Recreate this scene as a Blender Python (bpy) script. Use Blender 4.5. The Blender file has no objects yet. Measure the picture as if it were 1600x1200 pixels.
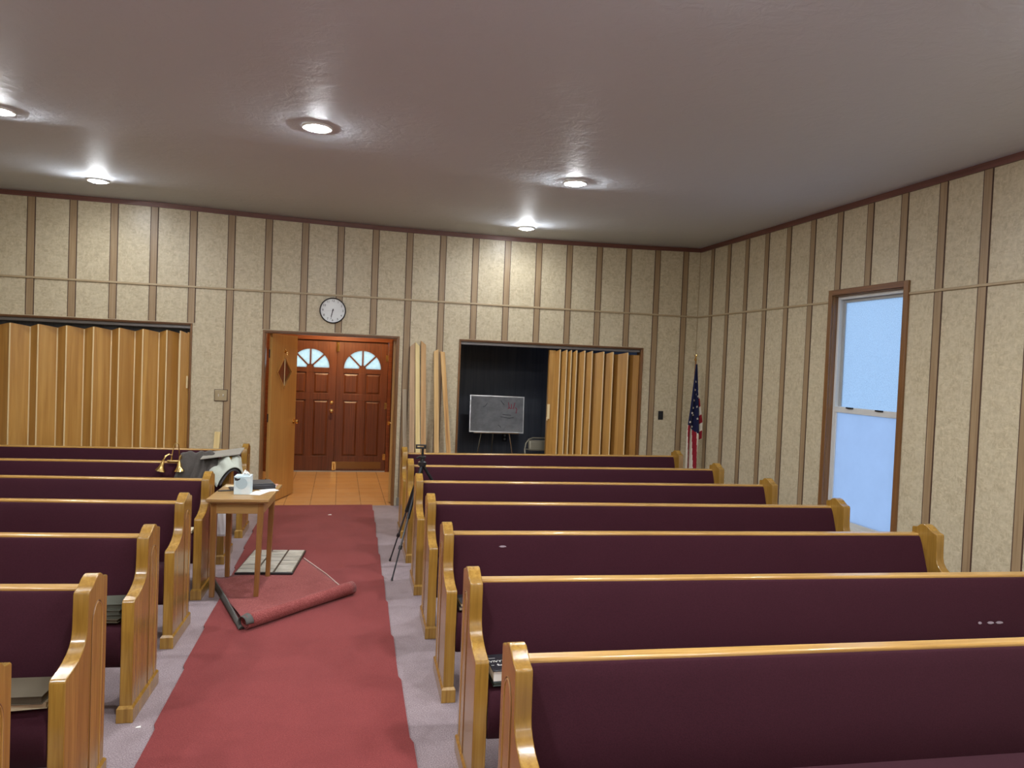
import bpy, bmesh, math, random
from mathutils import Vector, Matrix
random.seed(7)
PI = math.pi
scene = bpy.context.scene
COL = scene.collection

# ------------------------------------------------------------------ camera
YAW, PITCH, ROLL = 0.23724, -0.02759, 0.04048
F_PX = 1113.6
EYE = 1.783
def camera_basis():
    cy, sy = math.cos(YAW), math.sin(YAW)
    cp, sp = math.cos(PITCH), math.sin(PITCH)
    f = Vector((sy*cp, cy*cp, sp)); r = Vector((cy, -sy, 0)); u = r.cross(f)
    c, s = math.cos(ROLL), math.sin(ROLL)
    return c*r+s*u, -s*r+c*u, f
cr, cu, cf = camera_basis()
cam_data = bpy.data.cameras.new('camera')
cam_data.sensor_width = 36.0
cam_data.lens = F_PX/1600*36.0
cam_data.clip_start = 0.05
cam = bpy.data.objects.new('camera', cam_data); COL.objects.link(cam)
cam.matrix_world = Matrix(((cr.x, cu.x, -cf.x, 0), (cr.y, cu.y, -cf.y, 0), (cr.z, cu.z, -cf.z, EYE), (0, 0, 0, 1)))
scene.camera = cam

# ------------------------------------------------------------------ world, exposure
world = bpy.data.worlds.new('world'); scene.world = world
world.use_nodes = True
bg = world.node_tree.nodes['Background']
bg.inputs[0].default_value = (0.40, 0.58, 1.0, 1)
bg.inputs[1].default_value = 1.68
vs = scene.view_settings
vs.view_transform = 'Standard'; vs.look = 'None'; vs.gamma = 1.0; vs.use_curve_mapping = False
vs.exposure = 0.3
LAMP = 560.0           # radiance of each downlight lens
SPOT_W = 22.0         # power of the beam of each downlight
LAMP_COL = (0.94, 0.97, 1.0)

# ------------------------------------------------------------------ material helpers
def new_mat(name):
    m = bpy.data.materials.new(name); m.use_nodes = True
    nt = m.node_tree
    return m, nt, nt.nodes['Principled BSDF']
def N(nt, kind, **kw):
    n = nt.nodes.new(kind)
    for k, v in kw.items(): setattr(n, k, v)
    return n
def setc(sock, c): sock.default_value = (c[0], c[1], c[2], 1)
def srgb(r, g, b):
    def f(v):
        v /= 255.0
        return v/12.92 if v <= 0.04045 else ((v+0.055)/1.055)**2.4
    return (f(r), f(g), f(b))
def plain(name, c, rough=0.5, metal=0.0, coat=0.0, spec=0.5):
    m, nt, b = new_mat(name)
    setc(b.inputs['Base Color'], c); b.inputs['Roughness'].default_value = rough
    b.inputs['Metallic'].default_value = metal; b.inputs['Coat Weight'].default_value = coat
    b.inputs['Specular IOR Level'].default_value = spec
    return m
def coords(nt, scale, rot=(0, 0, 0)):
    tc = N(nt, 'ShaderNodeTexCoord'); mp = N(nt, 'ShaderNodeMapping')
    mp.inputs['Scale'].default_value = scale; mp.inputs['Rotation'].default_value = rot
    nt.links.new(tc.outputs['Object'], mp.inputs['Vector'])
    return mp.outputs['Vector']
def noise(nt, vec, scale, detail=4, rough=0.55, dist=0.0):
    n = N(nt, 'ShaderNodeTexNoise')
    n.inputs['Scale'].default_value = scale; n.inputs['Detail'].default_value = detail
    n.inputs['Roughness'].default_value = rough; n.inputs['Distortion'].default_value = dist
    nt.links.new(vec, n.inputs['Vector'])
    return n.outputs['Fac']
def ramp(nt, fac, stops):
    r = N(nt, 'ShaderNodeValToRGB')
    els = r.color_ramp.elements
    while len(els) < len(stops): els.new(0.5)
    for e, (p, c) in zip(els, stops):
        e.position = p; e.color = (c[0], c[1], c[2], 1)
    nt.links.new(fac, r.inputs['Fac'])
    return r.outputs['Color']
def mixc(nt, fac, a, b, mode='MIX'):
    m = N(nt, 'ShaderNodeMix', data_type='RGBA', blend_type=mode)
    if isinstance(fac, float): m.inputs[0].default_value = fac
    else: nt.links.new(fac, m.inputs[0])
    for s, v in ((m.inputs[6], a), (m.inputs[7], b)):
        if isinstance(v, tuple): setc(s, v)
        else: nt.links.new(v, s)
    return m.outputs[2]
def bump(nt, b, h, strength, dist=0.01):
    n = N(nt, 'ShaderNodeBump')
    n.inputs['Strength'].default_value = strength; n.inputs['Distance'].default_value = dist
    nt.links.new(h, n.inputs['Height']); nt.links.new(n.outputs['Normal'], b.inputs['Normal'])

def wood(name, dark, mid, light, axis='z', rough=0.3, coat=0.3, fine=55.0, planks=None, spec=0.5):
    """grain runs along axis"""
    m, nt, b = new_mat(name)
    sc = {'x': (0.035, 1, 1), 'y': (1, 0.035, 1), 'z': (1, 1, 0.035)}[axis]
    v = coords(nt, sc)
    g = noise(nt, v, fine, 6, 0.6, 0.6)
    col = ramp(nt, g, [(0.28, dark), (0.5, mid), (0.74, light)])
    sc2 = {'x': (0.12, 1, 1), 'y': (1, 0.12, 1), 'z': (1, 1, 0.12)}[axis]
    g2 = noise(nt, coords(nt, sc2), 7.0, 2, 0.5, 1.2)
    col = mixc(nt, ramp(nt, g2, [(0.35, (0, 0, 0)), (0.75, (0.55, 0.55, 0.55))]), col, dark)
    if planks:
        # glued-up boards of differing tone
        ax, width = planks
        tc = N(nt, 'ShaderNodeTexCoord'); sx = N(nt, 'ShaderNodeSeparateXYZ')
        nt.links.new(tc.outputs['Object'], sx.inputs[0])
        dv = N(nt, 'ShaderNodeMath', operation='DIVIDE'); dv.inputs[1].default_value = width
        nt.links.new(sx.outputs['XYZ'.index(ax.upper())], dv.inputs[0])
        fl = N(nt, 'ShaderNodeMath', operation='FLOOR'); nt.links.new(dv.outputs[0], fl.inputs[0])
        wn = N(nt, 'ShaderNodeTexWhiteNoise', noise_dimensions='1D'); nt.links.new(fl.outputs[0], wn.inputs['W'])
        col = mixc(nt, ramp(nt, wn.outputs['Value'], [(0, (0.0, 0.0, 0.0)), (1, (0.5, 0.5, 0.5))]), col, dark)
    nt.links.new(col, b.inputs['Base Color'])
    b.inputs['Roughness'].default_value = rough; b.inputs['Coat Weight'].default_value = coat
    b.inputs['Coat Roughness'].default_value = 0.15; b.inputs['Specular IOR Level'].default_value = spec
    bump(nt, b, g, 0.06, 0.004)
    return m

M = {}
# pew woods
M['pew_end'] = wood('pew_end_oak', (0.21, 0.105, 0.016), (0.36, 0.195, 0.034), (0.47, 0.275, 0.056), 'z', 0.26, 0.5, 60, ('y', 0.062))
M['pew_rail'] = wood('pew_rail_oak', (0.33, 0.17, 0.04), (0.50, 0.285, 0.08), (0.62, 0.385, 0.125), 'x', 0.25, 0.5, 60)
M['pew_groove'] = plain('pew_groove', (0.16, 0.065, 0.018), 0.5)
M['pew_bead'] = wood('pew_bead_oak', (0.34, 0.18, 0.05), (0.48, 0.27, 0.08), (0.58, 0.36, 0.12), 'z', 0.25, 0.5, 60)
# upholstery
def fabric(name, c1, c2, scale=260.0, sheen=0.25, rough=0.9):
    m, nt, b = new_mat(name)
    v = coords(nt, (1, 1, 1))
    n1 = noise(nt, v, scale, 2, 0.6); n2 = noise(nt, v, 5.0, 3, 0.5)
    col = ramp(nt, n1, [(0.3, c1), (0.7, c2)])
    col = mixc(nt, ramp(nt, n2, [(0.3, (0, 0, 0)), (0.8, (0.35, 0.35, 0.35))]), col, c1)
    nt.links.new(col, b.inputs['Base Color'])
    b.inputs['Roughness'].default_value = rough; b.inputs['Sheen Weight'].default_value = sheen
    b.inputs['Sheen Roughness'].default_value = 0.4; b.inputs['Specular IOR Level'].default_value = 0.2
    bump(nt, b, n1, 0.15, 0.002)
    return m
M['maroon'] = fabric('maroon_upholstery', (0.028, 0.0046, 0.0097), (0.042, 0.0077, 0.015), 220, 0.05)
# walls
def wall_panel():
    m, nt, b = new_mat('linen_pattern_wall_panel')
    va = coords(nt, (1, 1, 0.5)); vb = coords(nt, (0.5, 0.5, 1))
    a = noise(nt, va, 42, 5, 0.65, 0.4); c = noise(nt, vb, 42, 5, 0.65, 0.4)
    blot = noise(nt, coords(nt, (1, 1, 1)), 13, 4, 0.6, 0.8)
    mx = N(nt, 'ShaderNodeMath', operation='MAXIMUM'); nt.links.new(a, mx.inputs[0]); nt.links.new(c, mx.inputs[1])
    col = ramp(nt, mx.outputs[0], [(0.44, (0.44, 0.37, 0.245)), (0.56, (0.54, 0.46, 0.31)), (0.70, (0.66, 0.575, 0.405))])
    col = mixc(nt, ramp(nt, blot, [(0.38, (0, 0, 0)), (0.66, (0.6, 0.6, 0.6))]), col, (0.62, 0.545, 0.39))
    nt.links.new(col, b.inputs['Base Color'])
    b.inputs['Roughness'].default_value = 0.34; b.inputs['Specular IOR Level'].default_value = 0.4
    bump(nt, b, mx.outputs[0], 0.05, 0.003)
    return m
M['panel'] = wall_panel()
M['batten'] = wood('batten_brown', (0.26, 0.172, 0.092), (0.34, 0.235, 0.13), (0.42, 0.30, 0.175), 'z', 0.4, 0.0, 50)
M['edge_shade'] = plain('painted_edge_shade', (0.07, 0.032, 0.02), 0.6)  # shade along edges, painted as a dark colour
M['rail_strip'] = plain('tan_rail_strip', (0.42, 0.32, 0.19), 0.4)
M['crown'] = wood('crown_brown', (0.12, 0.045, 0.032), (0.17, 0.065, 0.048), (0.21, 0.085, 0.062), 'x', 0.4, 0.1, 40)
M['crown_y'] = wood('crown_brown_side', (0.12, 0.045, 0.032), (0.17, 0.065, 0.048), (0.21, 0.085, 0.062), 'y', 0.4, 0.1, 40)
def ceiling_mat():
    m, nt, b = new_mat('textured_gloss_ceiling')
    v = coords(nt, (1, 1, 1))
    n1 = noise(nt, v, 9, 5, 0.6, 0.6); n2 = noise(nt, v, 55, 3, 0.5, 0.3)
    add = N(nt, 'ShaderNodeMath', operation='MULTIPLY_ADD'); nt.links.new(n2, add.inputs[0]); add.inputs[1].default_value = 0.35
    nt.links.new(ramp(nt, n1, [(0.40, (0, 0, 0)), (0.5, (0.5, 0.5, 0.5)), (0.62, (1, 1, 1))]), add.inputs[2])
    setc(b.inputs['Base Color'], (0.64, 0.68, 0.74))
    b.inputs['Roughness'].default_value = 0.58; b.inputs['Specular IOR Level'].default_value = 0.22
    bump(nt, b, add.outputs[0], 0.28, 0.005)
    return m
M['ceiling'] = ceiling_mat()
def carpet(name, c1, c2, c3, scale=420.0, blot=6.0):
    m, nt, b = new_mat(name)
    v = coords(nt, (1, 1, 1))
    n1 = noise(nt, v, scale, 3, 0.7); n2 = noise(nt, v, blot, 5, 0.6, 0.5)
    col = ramp(nt, n1, [(0.32, c1), (0.5, c2), (0.7, c3)])
    col = mixc(nt, ramp(nt, n2, [(0.45, (0, 0, 0)), (0.75, (0.5, 0.5, 0.5))]), col, c1)
    nt.links.new(col, b.inputs['Base Color'])
    b.inputs['Roughness'].default_value = 0.95; b.inputs['Specular IOR Level'].default_value = 0.1
    b.inputs['Sheen Weight'].default_value = 0.1
    bump(nt, b, n1, 0.5, 0.004)
    return m
M['carpet'] = carpet('mauve_grey_carpet', (0.16, 0.12, 0.13), (0.285, 0.225, 0.238), (0.44, 0.36, 0.375), 170)
M['runner'] = carpet('red_runner_carpet', (0.145, 0.024, 0.024), (0.20, 0.036, 0.035), (0.27, 0.053, 0.051), 190, 3)
M['remnant'] = carpet('red_remnant_carpet', (0.17, 0.036, 0.034), (0.26, 0.064, 0.060), (0.38, 0.125, 0.115), 150, 5)
M['backing'] = plain('grey_carpet_backing', (0.085, 0.082, 0.075), 0.85)
M['white_edge'] = plain('pale_carpet_edge', (0.55, 0.42, 0.38), 0.9)
def tile_mat():
    m, nt, b = new_mat('orange_ceramic_tile')
    v = coords(nt, (1, 1, 1))
    br = N(nt, 'ShaderNodeTexBrick', offset=0.0)
    br.inputs['Scale'].default_value = 1.0; br.inputs['Brick Width'].default_value = 0.30; br.inputs['Row Height'].default_value = 0.30
    br.inputs['Mortar Size'].default_value = 0.006
    setc(br.inputs['Color1'], (0.62, 0.34, 0.125)); setc(br.inputs['Color2'], (0.56, 0.30, 0.11)); setc(br.inputs['Mortar'], (0.34, 0.19, 0.085))
    nt.links.new(v, br.inputs['Vector'])
    n = noise(nt, v, 8, 4, 0.6)
    col = mixc(nt, ramp(nt, n, [(0.4, (0, 0, 0)), (0.75, (0.5, 0.5, 0.5))]), br.outputs['Color'], (0.58, 0.36, 0.16))
    nt.links.new(col, b.inputs['Base Color']); b.inputs['Roughness'].default_value = 0.25
    return m
M['tile'] = tile_mat()
M['entry_wood'] = wood('mahogany_entry_door', (0.075, 0.02, 0.007), (0.13, 0.036, 0.012), (0.18, 0.054, 0.019), 'z', 0.4, 0.1, 45)
M['entry_wood_x'] = wood('mahogany_frame', (0.10, 0.024, 0.008), (0.17, 0.044, 0.014), (0.23, 0.066, 0.022), 'x', 0.3, 0.3, 45)
M['birch'] = wood('plain_birch_door', (0.44, 0.225, 0.06), (0.52, 0.28, 0.08), (0.58, 0.33, 0.10), 'z', 0.3, 0.3, 25)
M['casing'] = wood('brown_casing', (0.15, 0.065, 0.02), (0.21, 0.095, 0.032), (0.27, 0.13, 0.045), 'z', 0.35, 0.2, 50)
M['casing_x'] = wood('brown_casing_flat', (0.13, 0.055, 0.02), (0.18, 0.08, 0.03), (0.23, 0.11, 0.04), 'x', 0.35, 0.2, 50)
M['casing_y'] = wood('brown_casing_side', (0.13, 0.05, 0.018), (0.19, 0.075, 0.026), (0.24, 0.10, 0.036), 'y', 0.35, 0.2, 50)
M['accordion'] = wood('accordion_door_veneer', (0.36, 0.165, 0.034), (0.55, 0.29, 0.07), (0.66, 0.385, 0.11), 'z', 0.3, 0.3, 22, ('x', 0.157))
M['seam'] = plain('cream_accordion_seam', (0.80, 0.62, 0.34), 0.4)
M['track'] = plain('grey_metal_track', (0.20, 0.19, 0.19), 0.35, 0.7)
M['dark_gap'] = plain('dark_gap', (0.018, 0.014, 0.012), 0.8)
M['brass'] = plain('polished_brass', (0.75, 0.52, 0.20), 0.22, 1.0)
M['nickel'] = plain('satin_nickel', (0.62, 0.56, 0.46), 0.25, 1.0)
M['alu'] = plain('white_aluminium', (0.66, 0.67, 0.66), 0.4, 0.1)
M['alu_grey'] = plain('grey_aluminium', (0.38, 0.39, 0.39), 0.4, 0.2)
M['black'] = plain('black_plastic', (0.014, 0.014, 0.016), 0.4)
M['black_metal'] = plain('black_anodised_metal', (0.02, 0.022, 0.026), 0.35, 0.4)
M['grey_metal'] = plain('dark_grey_tube', (0.10, 0.10, 0.10), 0.4, 0.6)
M['white'] = plain('white_paint', (0.78, 0.77, 0.74), 0.5)
M['white_plastic'] = plain('white_plastic_film', (0.80, 0.80, 0.82), 0.35)
M['paper'] = plain('white_paper', (0.80, 0.79, 0.75), 0.8)
M['pages'] = plain('cream_pages', (0.62, 0.54, 0.38), 0.85)
M['pages_white'] = plain('white_pages', (0.80, 0.78, 0.72), 0.85)
M['cover_olive'] = plain('olive_grey_cover', (0.085, 0.068, 0.046), 0.8, spec=0.1)
M['cover_green'] = plain('green_grey_cover', (0.075, 0.075, 0.058), 0.8, spec=0.1)
M['cover_black'] = plain('black_cover', (0.018, 0.017, 0.022), 0.45)
M['cover_dkgreen'] = plain('dark_green_cover', (0.05, 0.065, 0.055), 0.6)
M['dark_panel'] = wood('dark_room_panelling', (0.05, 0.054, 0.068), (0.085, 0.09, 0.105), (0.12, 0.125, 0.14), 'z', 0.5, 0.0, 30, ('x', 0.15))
M['grey_frame'] = plain('whiteboard_frame', (0.55, 0.55, 0.55), 0.3, 0.8)
def frosted(name, c, amp, scale):
    m = bpy.data.materials.new(name); m.use_nodes = True; nt = m.node_tree
    nt.nodes.remove(nt.nodes['Principled BSDF']); out = nt.nodes['Material Output']
    tr = N(nt, 'ShaderNodeBsdfTranslucent'); gl = N(nt, 'ShaderNodeBsdfGlossy'); mx = N(nt, 'ShaderNodeMixShader')
    v = coords(nt, (1, 1, 1)); n = noise(nt, v, scale, 3, 0.7)
    lo = tuple(x*(1-amp) for x in c)
    nt.links.new(ramp(nt, n, [(0.35, lo), (0.68, c)]), tr.inputs[0])
    gl.inputs['Roughness'].default_value = 0.3; mx.inputs[0].default_value = 0.04
    nt.links.new(tr.outputs[0], mx.inputs[1]); nt.links.new(gl.outputs[0], mx.inputs[2]); nt.links.new(mx.outputs[0], out.inputs[0])
    return m
M['frost_up'] = frosted('frosted_glass_pebbled', (0.80, 0.84, 0.80), 0.26, 110)
M['frost_low'] = frosted('frosted_glass_smooth', (0.68, 0.70, 0.69), 0.04, 5)
M['fan_glass'] = frosted('fanlight_glass', (1.0, 1.0, 0.80), 0.12, 25)
def emit(name, c, s):
    m = bpy.data.materials.new(name); m.use_nodes = True; nt = m.node_tree
    nt.nodes.remove(nt.nodes['Principled BSDF']); e = N(nt, 'ShaderNodeEmission')
    setc(e.inputs[0], c); e.inputs[1].default_value = s
    nt.links.new(e.outputs[0], nt.nodes['Material Output'].inputs[0])
    return m
M['bulb'] = emit('downlight_bulb', LAMP_COL, LAMP)
M['bulb_dim'] = emit('weaker_downlight_bulb', LAMP_COL, LAMP*0.30)
M['bulb_warm'] = emit('vestibule_bulb', (1.0, 0.74, 0.42), 420)

# ------------------------------------------------------------------ mesh helpers
class MB:
    def __init__(self): self.bm = bmesh.new()
    def box(self, x0, x1, y0, y1, z0, z1, mi=0):
        vs = [self.bm.verts.new(p) for p in ((x0,y0,z0),(x1,y0,z0),(x1,y1,z0),(x0,y1,z0),(x0,y0,z1),(x1,y0,z1),(x1,y1,z1),(x0,y1,z1))]
        for q in ((0,3,2,1),(4,5,6,7),(0,1,5,4),(1,2,6,5),(2,3,7,6),(3,0,4,7)):
            f = self.bm.faces.new([vs[i] for i in q]); f.material_index = mi
        return self
    def hexa(self, pts, mi=0):
        """eight points: bottom loop then top loop"""
        vs = [self.bm.verts.new(p) for p in pts]
        for q in ((0,3,2,1),(4,5,6,7),(0,1,5,4),(1,2,6,5),(2,3,7,6),(3,0,4,7)):
            f = self.bm.faces.new([vs[i] for i in q]); f.material_index = mi
        return self
    def prism(self, poly, axis, a, b, mi=0):
        """poly in the two other axes (x,y,z order), extruded on axis from a to b"""
        def P(u, v, w):
            return {'x': (w, u, v), 'y': (u, w, v), 'z': (u, v, w)}[axis]
        A = [self.bm.verts.new(P(u, v, a)) for u, v in poly]; B = [self.bm.verts.new(P(u, v, b)) for u, v in poly]
        n = len(poly)
        for i in range(n):
            f = self.bm.faces.new((A[i], A[(i+1) % n], B[(i+1) % n], B[i])); f.material_index = mi
        f = self.bm.faces.new(A[::-1]); f.material_index = mi
        f = self.bm.faces.new(B); f.material_index = mi
        return self
    def tube(self, pts, r, seg=10, mi=0, closed=False, flat=None):
        pts = [Vector(p) for p in pts]; n = len(pts)
        rs = r if isinstance(r, (list, tuple)) else [r]*n
        rings = []; up = None
        for i, p in enumerate(pts):
            if closed: t = pts[(i+1) % n]-pts[i-1]
            else: t = pts[min(i+1, n-1)]-pts[max(i-1, 0)]
            t.normalize()
            if up is None: up = Vector((0, 0, 1)) if abs(t.z) < 0.9 else Vector((1, 0, 0))
            s = t.cross(up).normalized(); up = s.cross(t).normalized()
            ring = []
            for k in range(seg):
                a = 2*PI*k/seg
                o = s*math.cos(a)*rs[i]+up*math.sin(a)*rs[i]*(flat or 1.0)
                ring.append(self.bm.verts.new(p+o))
            rings.append(ring)
        m = n if closed else n-1
        for i in range(m):
            A, B = rings[i], rings[(i+1) % n]
            for k in range(seg):
                f = self.bm.faces.new((A[k], A[(k+1) % seg], B[(k+1) % seg], B[k])); f.material_index = mi
        if not closed:
            f = self.bm.faces.new(rings[0][::-1]); f.material_index = mi
            f = self.bm.faces.new(rings[-1]); f.material_index = mi
        return self
    def lathe(self, prof, seg=24, c=(0, 0, 0), axis='z', mi=0, caps=True):
        """prof: list of (radius, height)"""
        rings = []
        for r, h in prof:
            ring = []
            for k in range(seg):
                a = 2*PI*k/seg; u, v = r*math.cos(a), r*math.sin(a)
                p = {'z': (u, v, h), 'y': (u, h, v), 'x': (h, u, v)}[axis]
                ring.append(self.bm.verts.new((c[0]+p[0], c[1]+p[1], c[2]+p[2])))
            rings.append(ring)
        for A, B in zip(rings, rings[1:]):
            for k in range(seg):
                f = self.bm.faces.new((A[k], A[(k+1) % seg], B[(k+1) % seg], B[k])); f.material_index = mi
        for ring in ((rings[0], rings[-1]) if caps else ()):
            try:
                f = self.bm.faces.new(ring); f.material_index = mi
            except ValueError: pass
        return self
    def grid(self, fn, nu, nv, mi=0, closeu=False):
        V = [[self.bm.verts.new(fn(i/nu, j/nv)) for j in range(nv+1)] for i in range(nu+1)]
        for i in range(nu):
            for j in range(nv):
                f = self.bm.faces.new((V[i][j], V[i+1][j], V[i+1][j+1], V[i][j+1]))
                f.material_index = mi(i/nu, j/nv) if callable(mi) else mi
        return self
    def build(self, name, mats, parent=None, bevel=0.0, smooth=False, solid=0.0, subsurf=0, seg=2):
        bmesh.ops.recalc_face_normals(self.bm, faces=self.bm.faces)
        me = bpy.data.meshes.new(name); self.bm.to_mesh(me); self.bm.free()
        for m in (mats if isinstance(mats, (list, tuple)) else [mats]): me.materials.append(m)
        o = bpy.data.objects.new(name, me); COL.objects.link(o)
        if parent is not None: o.parent = parent
        if solid:
            md = o.modifiers.new('solid', 'SOLIDIFY'); md.thickness = solid; md.offset = 0
        if subsurf:
            md = o.modifiers.new('sub', 'SUBSURF'); md.levels = subsurf; md.render_levels = subsurf
        if bevel:
            md = o.modifiers.new('bevel', 'BEVEL'); md.width = bevel; md.segments = seg; md.limit_method = 'ANGLE'; md.angle_limit = math.radians(40)
        if smooth or bevel:
            for p in me.polygons: p.use_smooth = True
            try: me.set_sharp_from_angle(angle=math.radians(35))
            except Exception: pass
        return o
def tag(o, label=None, cat=None, group=None, kind=None):
    if label: o['label'] = label
    if cat: o['category'] = cat
    if group: o['group'] = group
    if kind: o['kind'] = kind
    return o
def empty(name, loc=(0, 0, 0), rz=0.0, label=None, cat=None, group=None, kind=None):
    o = bpy.data.objects.new(name, None); COL.objects.link(o)
    o.empty_display_size = 0.1; o.location = loc; o.rotation_euler = (0, 0, rz)
    return tag(o, label, cat, group, kind)
def struct(o): o['kind'] = 'structure'; return o
def text_mesh(s, size, name, mat, parent, mw, depth=0.0008):
    cu_ = bpy.data.curves.new('txt', 'FONT'); cu_.body = s; cu_.size = size; cu_.align_x = 'CENTER'; cu_.align_y = 'CENTER'; cu_.extrude = depth
    t = bpy.data.objects.new('txt', cu_); COL.objects.link(t)
    bpy.context.view_layer.update()
    me = bpy.data.meshes.new_from_object(t.evaluated_get(bpy.context.evaluated_depsgraph_get()))
    bpy.data.objects.remove(t); bpy.data.curves.remove(cu_)
    me.transform(mw); me.materials.clear(); me.materials.append(mat)
    o = bpy.data.objects.new(name, me); COL.objects.link(o); o.parent = parent
    return o
def face_text(x, y, z):      # text that reads from the -Y side, flat on an XZ plane
    return Matrix.Translation((x, y, z)) @ Matrix.Rotation(PI/2, 4, 'X')

# ------------------------------------------------------------------ room shell
D, W = 8.75, 4.643            # back wall plane, right wall plane
XL, YF = -5.05, -4.0          # left wall, front wall (behind the viewer)
TH = 0.14
def zc(x):                    # the ceiling line sags slightly in the middle
    return 3.372+0.058*min(1.0, ((x-1.3)/3.3)**2)
struct(MB().box(XL-TH, W+TH, YF-TH, D+0.02, -0.05, 0).build('floor', M['carpet']))
b = MB(); b.grid(lambda u, v: (XL-TH+u*(W-XL+2*TH), YF-TH+v*(D-YF+2*TH), zc(XL-TH+u*(W-XL+2*TH))), 40, 4)
ceil = struct(b.build('ceiling', M['ceiling'], smooth=True)); md = ceil.modifiers.new('s', 'SOLIDIFY'); md.thickness = 0.2; md.offset = 0
for p in ceil.data.polygons:
    pass
md.offset = 1.0 if ceil.data.polygons[0].normal.z > 0 else -1.0

AL, AR, AZ = -4.16, -1.66, 2.09      # left accordion opening
DL, DR, DZ = -0.864, 0.668, 2.045    # doorway
BL, BR, BZ = 1.435, 3.862, 2.055     # right accordion opening
b = MB()
for x0, x1, z0, z1 in ((XL-TH, AL, 0, 3.5), (AL, AR, AZ, 3.5), (AR, DL, 0, 3.5), (DL, DR, DZ, 3.5), (DR, BL, 0, 3.5), (BL, BR, BZ, 3.5), (BR, W+TH, 0, 3.5)):
    b.box(x0, x1, D, D+TH, z0, z1)
wall_back = struct(b.build('wall_back', M['panel']))
WY0, WY1, WZ0, WZ1 = 5.13, 6.035, 0.36, 2.575   # window opening on the right wall
b = MB()
for y0, y1, z0, z1 in ((YF-TH, WY0, 0, 3.5), (WY0, WY1, 0, WZ0), (WY0, WY1, WZ1, 3.5), (WY1, D, 0, 3.5)):
    b.box(W, W+TH, y0, y1, z0, z1)
struct(b.build('wall_right', M['panel']))
struct(MB().box(XL-TH, XL, YF-TH, D, 0, 3.5).build('wall_left', M['panel']))
struct(MB().box(XL, W, YF-TH, YF, 0, 3.5).build('wall_front', M['panel']))

trim_n = [0]
def trim(mb, mats, **kw):
    trim_n[0] += 1
    return struct(mb.build('trim_%d' % trim_n[0], mats, **kw))
ZR = 2.514
def batten_x(x, z0, z1):
    b = MB(); w = 0.033
    b.box(x-w, x+w, D-0.007, D, z0, z1)
    for s in (-1, 1): b.box(x+s*(w+0.004)-0.004, x+s*(w+0.004)+0.004, D-0.006, D, z0, z1, 1)  # dark slivers stand for the shadow gaps beside the batten
    trim(b, [M['batten'], M['edge_shade']])
def batten_y(y, z0, z1):
    b = MB(); w = 0.033
    b.box(W-0.007, W, y-w, y+w, z0, z1)
    for s in (-1, 1): b.box(W-0.006, W, y+s*(w+0.004)-0.004, y+s*(w+0.004)+0.004, z0, z1, 1)  # shadow gaps drawn as dark slivers here too
    trim(b, [M['batten'], M['edge_shade']])
for i in range(-4, 20):
    x = -3.2896+i*0.4064
    z0 = 0.0
    if AL-0.03 < x < AR+0.03: z0 = AZ+0.02
    if DL-0.06 < x < DR+0.06: z0 = DZ+0.03
    if BL-0.03 < x < BR+0.03: z0 = BZ+0.02
    if i < -3: continue
    batten_x(x, z0, zc(x)-0.05)
for j in range(0, 20):
    y = D-0.341-j*0.4033
    if WY0-0.06 < y < WY1+0.07: batten_y(y, WZ1+0.05, 3.39)
    else: batten_y(y, 0, 3.39)
# tan rail strip and crown moulding
b = MB(); b.box(XL, W-0.012, D-0.016, D-0.004, ZR-0.011, ZR+0.011); trim(b, M['rail_strip'], bevel=0.004)
for y0, y1 in ((YF, WY0-0.055), (WY1+0.055, D-0.004)):
    b = MB(); b.box(W-0.016, W-0.004, y0, y1, ZR-0.011, ZR+0.011); trim(b, M['rail_strip'], bevel=0.004)
b = MB(); n = 24
for k in range(n):
    x0 = XL+(W-XL)*k/n; x1 = XL+(W-XL)*(k+1)/n; a, c = zc(x0), zc(x1)
    b.hexa([(x0, D-0.022, a-0.05), (x1, D-0.022, c-0.05), (x1, D, c-0.05), (x0, D, a-0.05), (x0, D-0.022, a+0.004), (x1, D-0.022, c+0.004), (x1, D, c+0.004), (x0, D, a+0.004)])
trim(b, M['crown'])
b = MB(); b.box(W-0.022, W, YF, D-0.02, 3.375, 3.435); trim(b, M['crown_y'])
# corner seam bead
b = MB(); b.box(W-0.008, W-0.001, D-0.008, D-0.001, 0.1, 3.38); trim(b, M['rail_strip'])
# baseboards
M['base'] = plain('grey_vinyl_base', (0.22, 0.20, 0.17), 0.5)
k = 0
for x0, x1 in ((AR+0.02, DL-0.05), (DR+0.05, BL-0.02), (BR+0.02, W-0.012)):
    b = MB(); b.box(x0, x1, D-0.012, D, 0, 0.10); o = struct(b.build('baseboard_back' if k == 0 else 'baseboard_back.%03d' % k, M['base'], bevel=0.003)); k += 1
b = MB(); b.box(W-0.012, W, YF, D-0.013, 0, 0.10); struct(b.build('baseboard_right', M['base'], bevel=0.003))

# casings of the openings
def casing(x0, x1, z, w, mz, mx, y0=D-0.014, y1=D+TH):
    b = MB(); b.box(x0-w, x0+0.002, y0, D+0.002, 0, z+w); b.box(x0-0.0, x0+0.012, D, y1, 0, z); trim(b, mz, bevel=0.002)
    b = MB(); b.box(x1-0.002, x1+w, y0, D+0.002, 0, z+w); b.box(x1-0.012, x1, D, y1, 0, z); trim(b, mz, bevel=0.002)
    b = MB(); b.box(x0, x1, y0, D+0.002, z, z+w); b.box(x0, x1, D, y1, z-0.012, z); trim(b, mx, bevel=0.002)
casing(DL, DR, DZ, 0.022, M['casing'], M['casing_x'])
casing(AL, AR, AZ, 0.012, M['casing'], M['casing_x'])
casing(BL, BR, BZ, 0.014, M['casing'], M['casing_x'])

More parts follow.
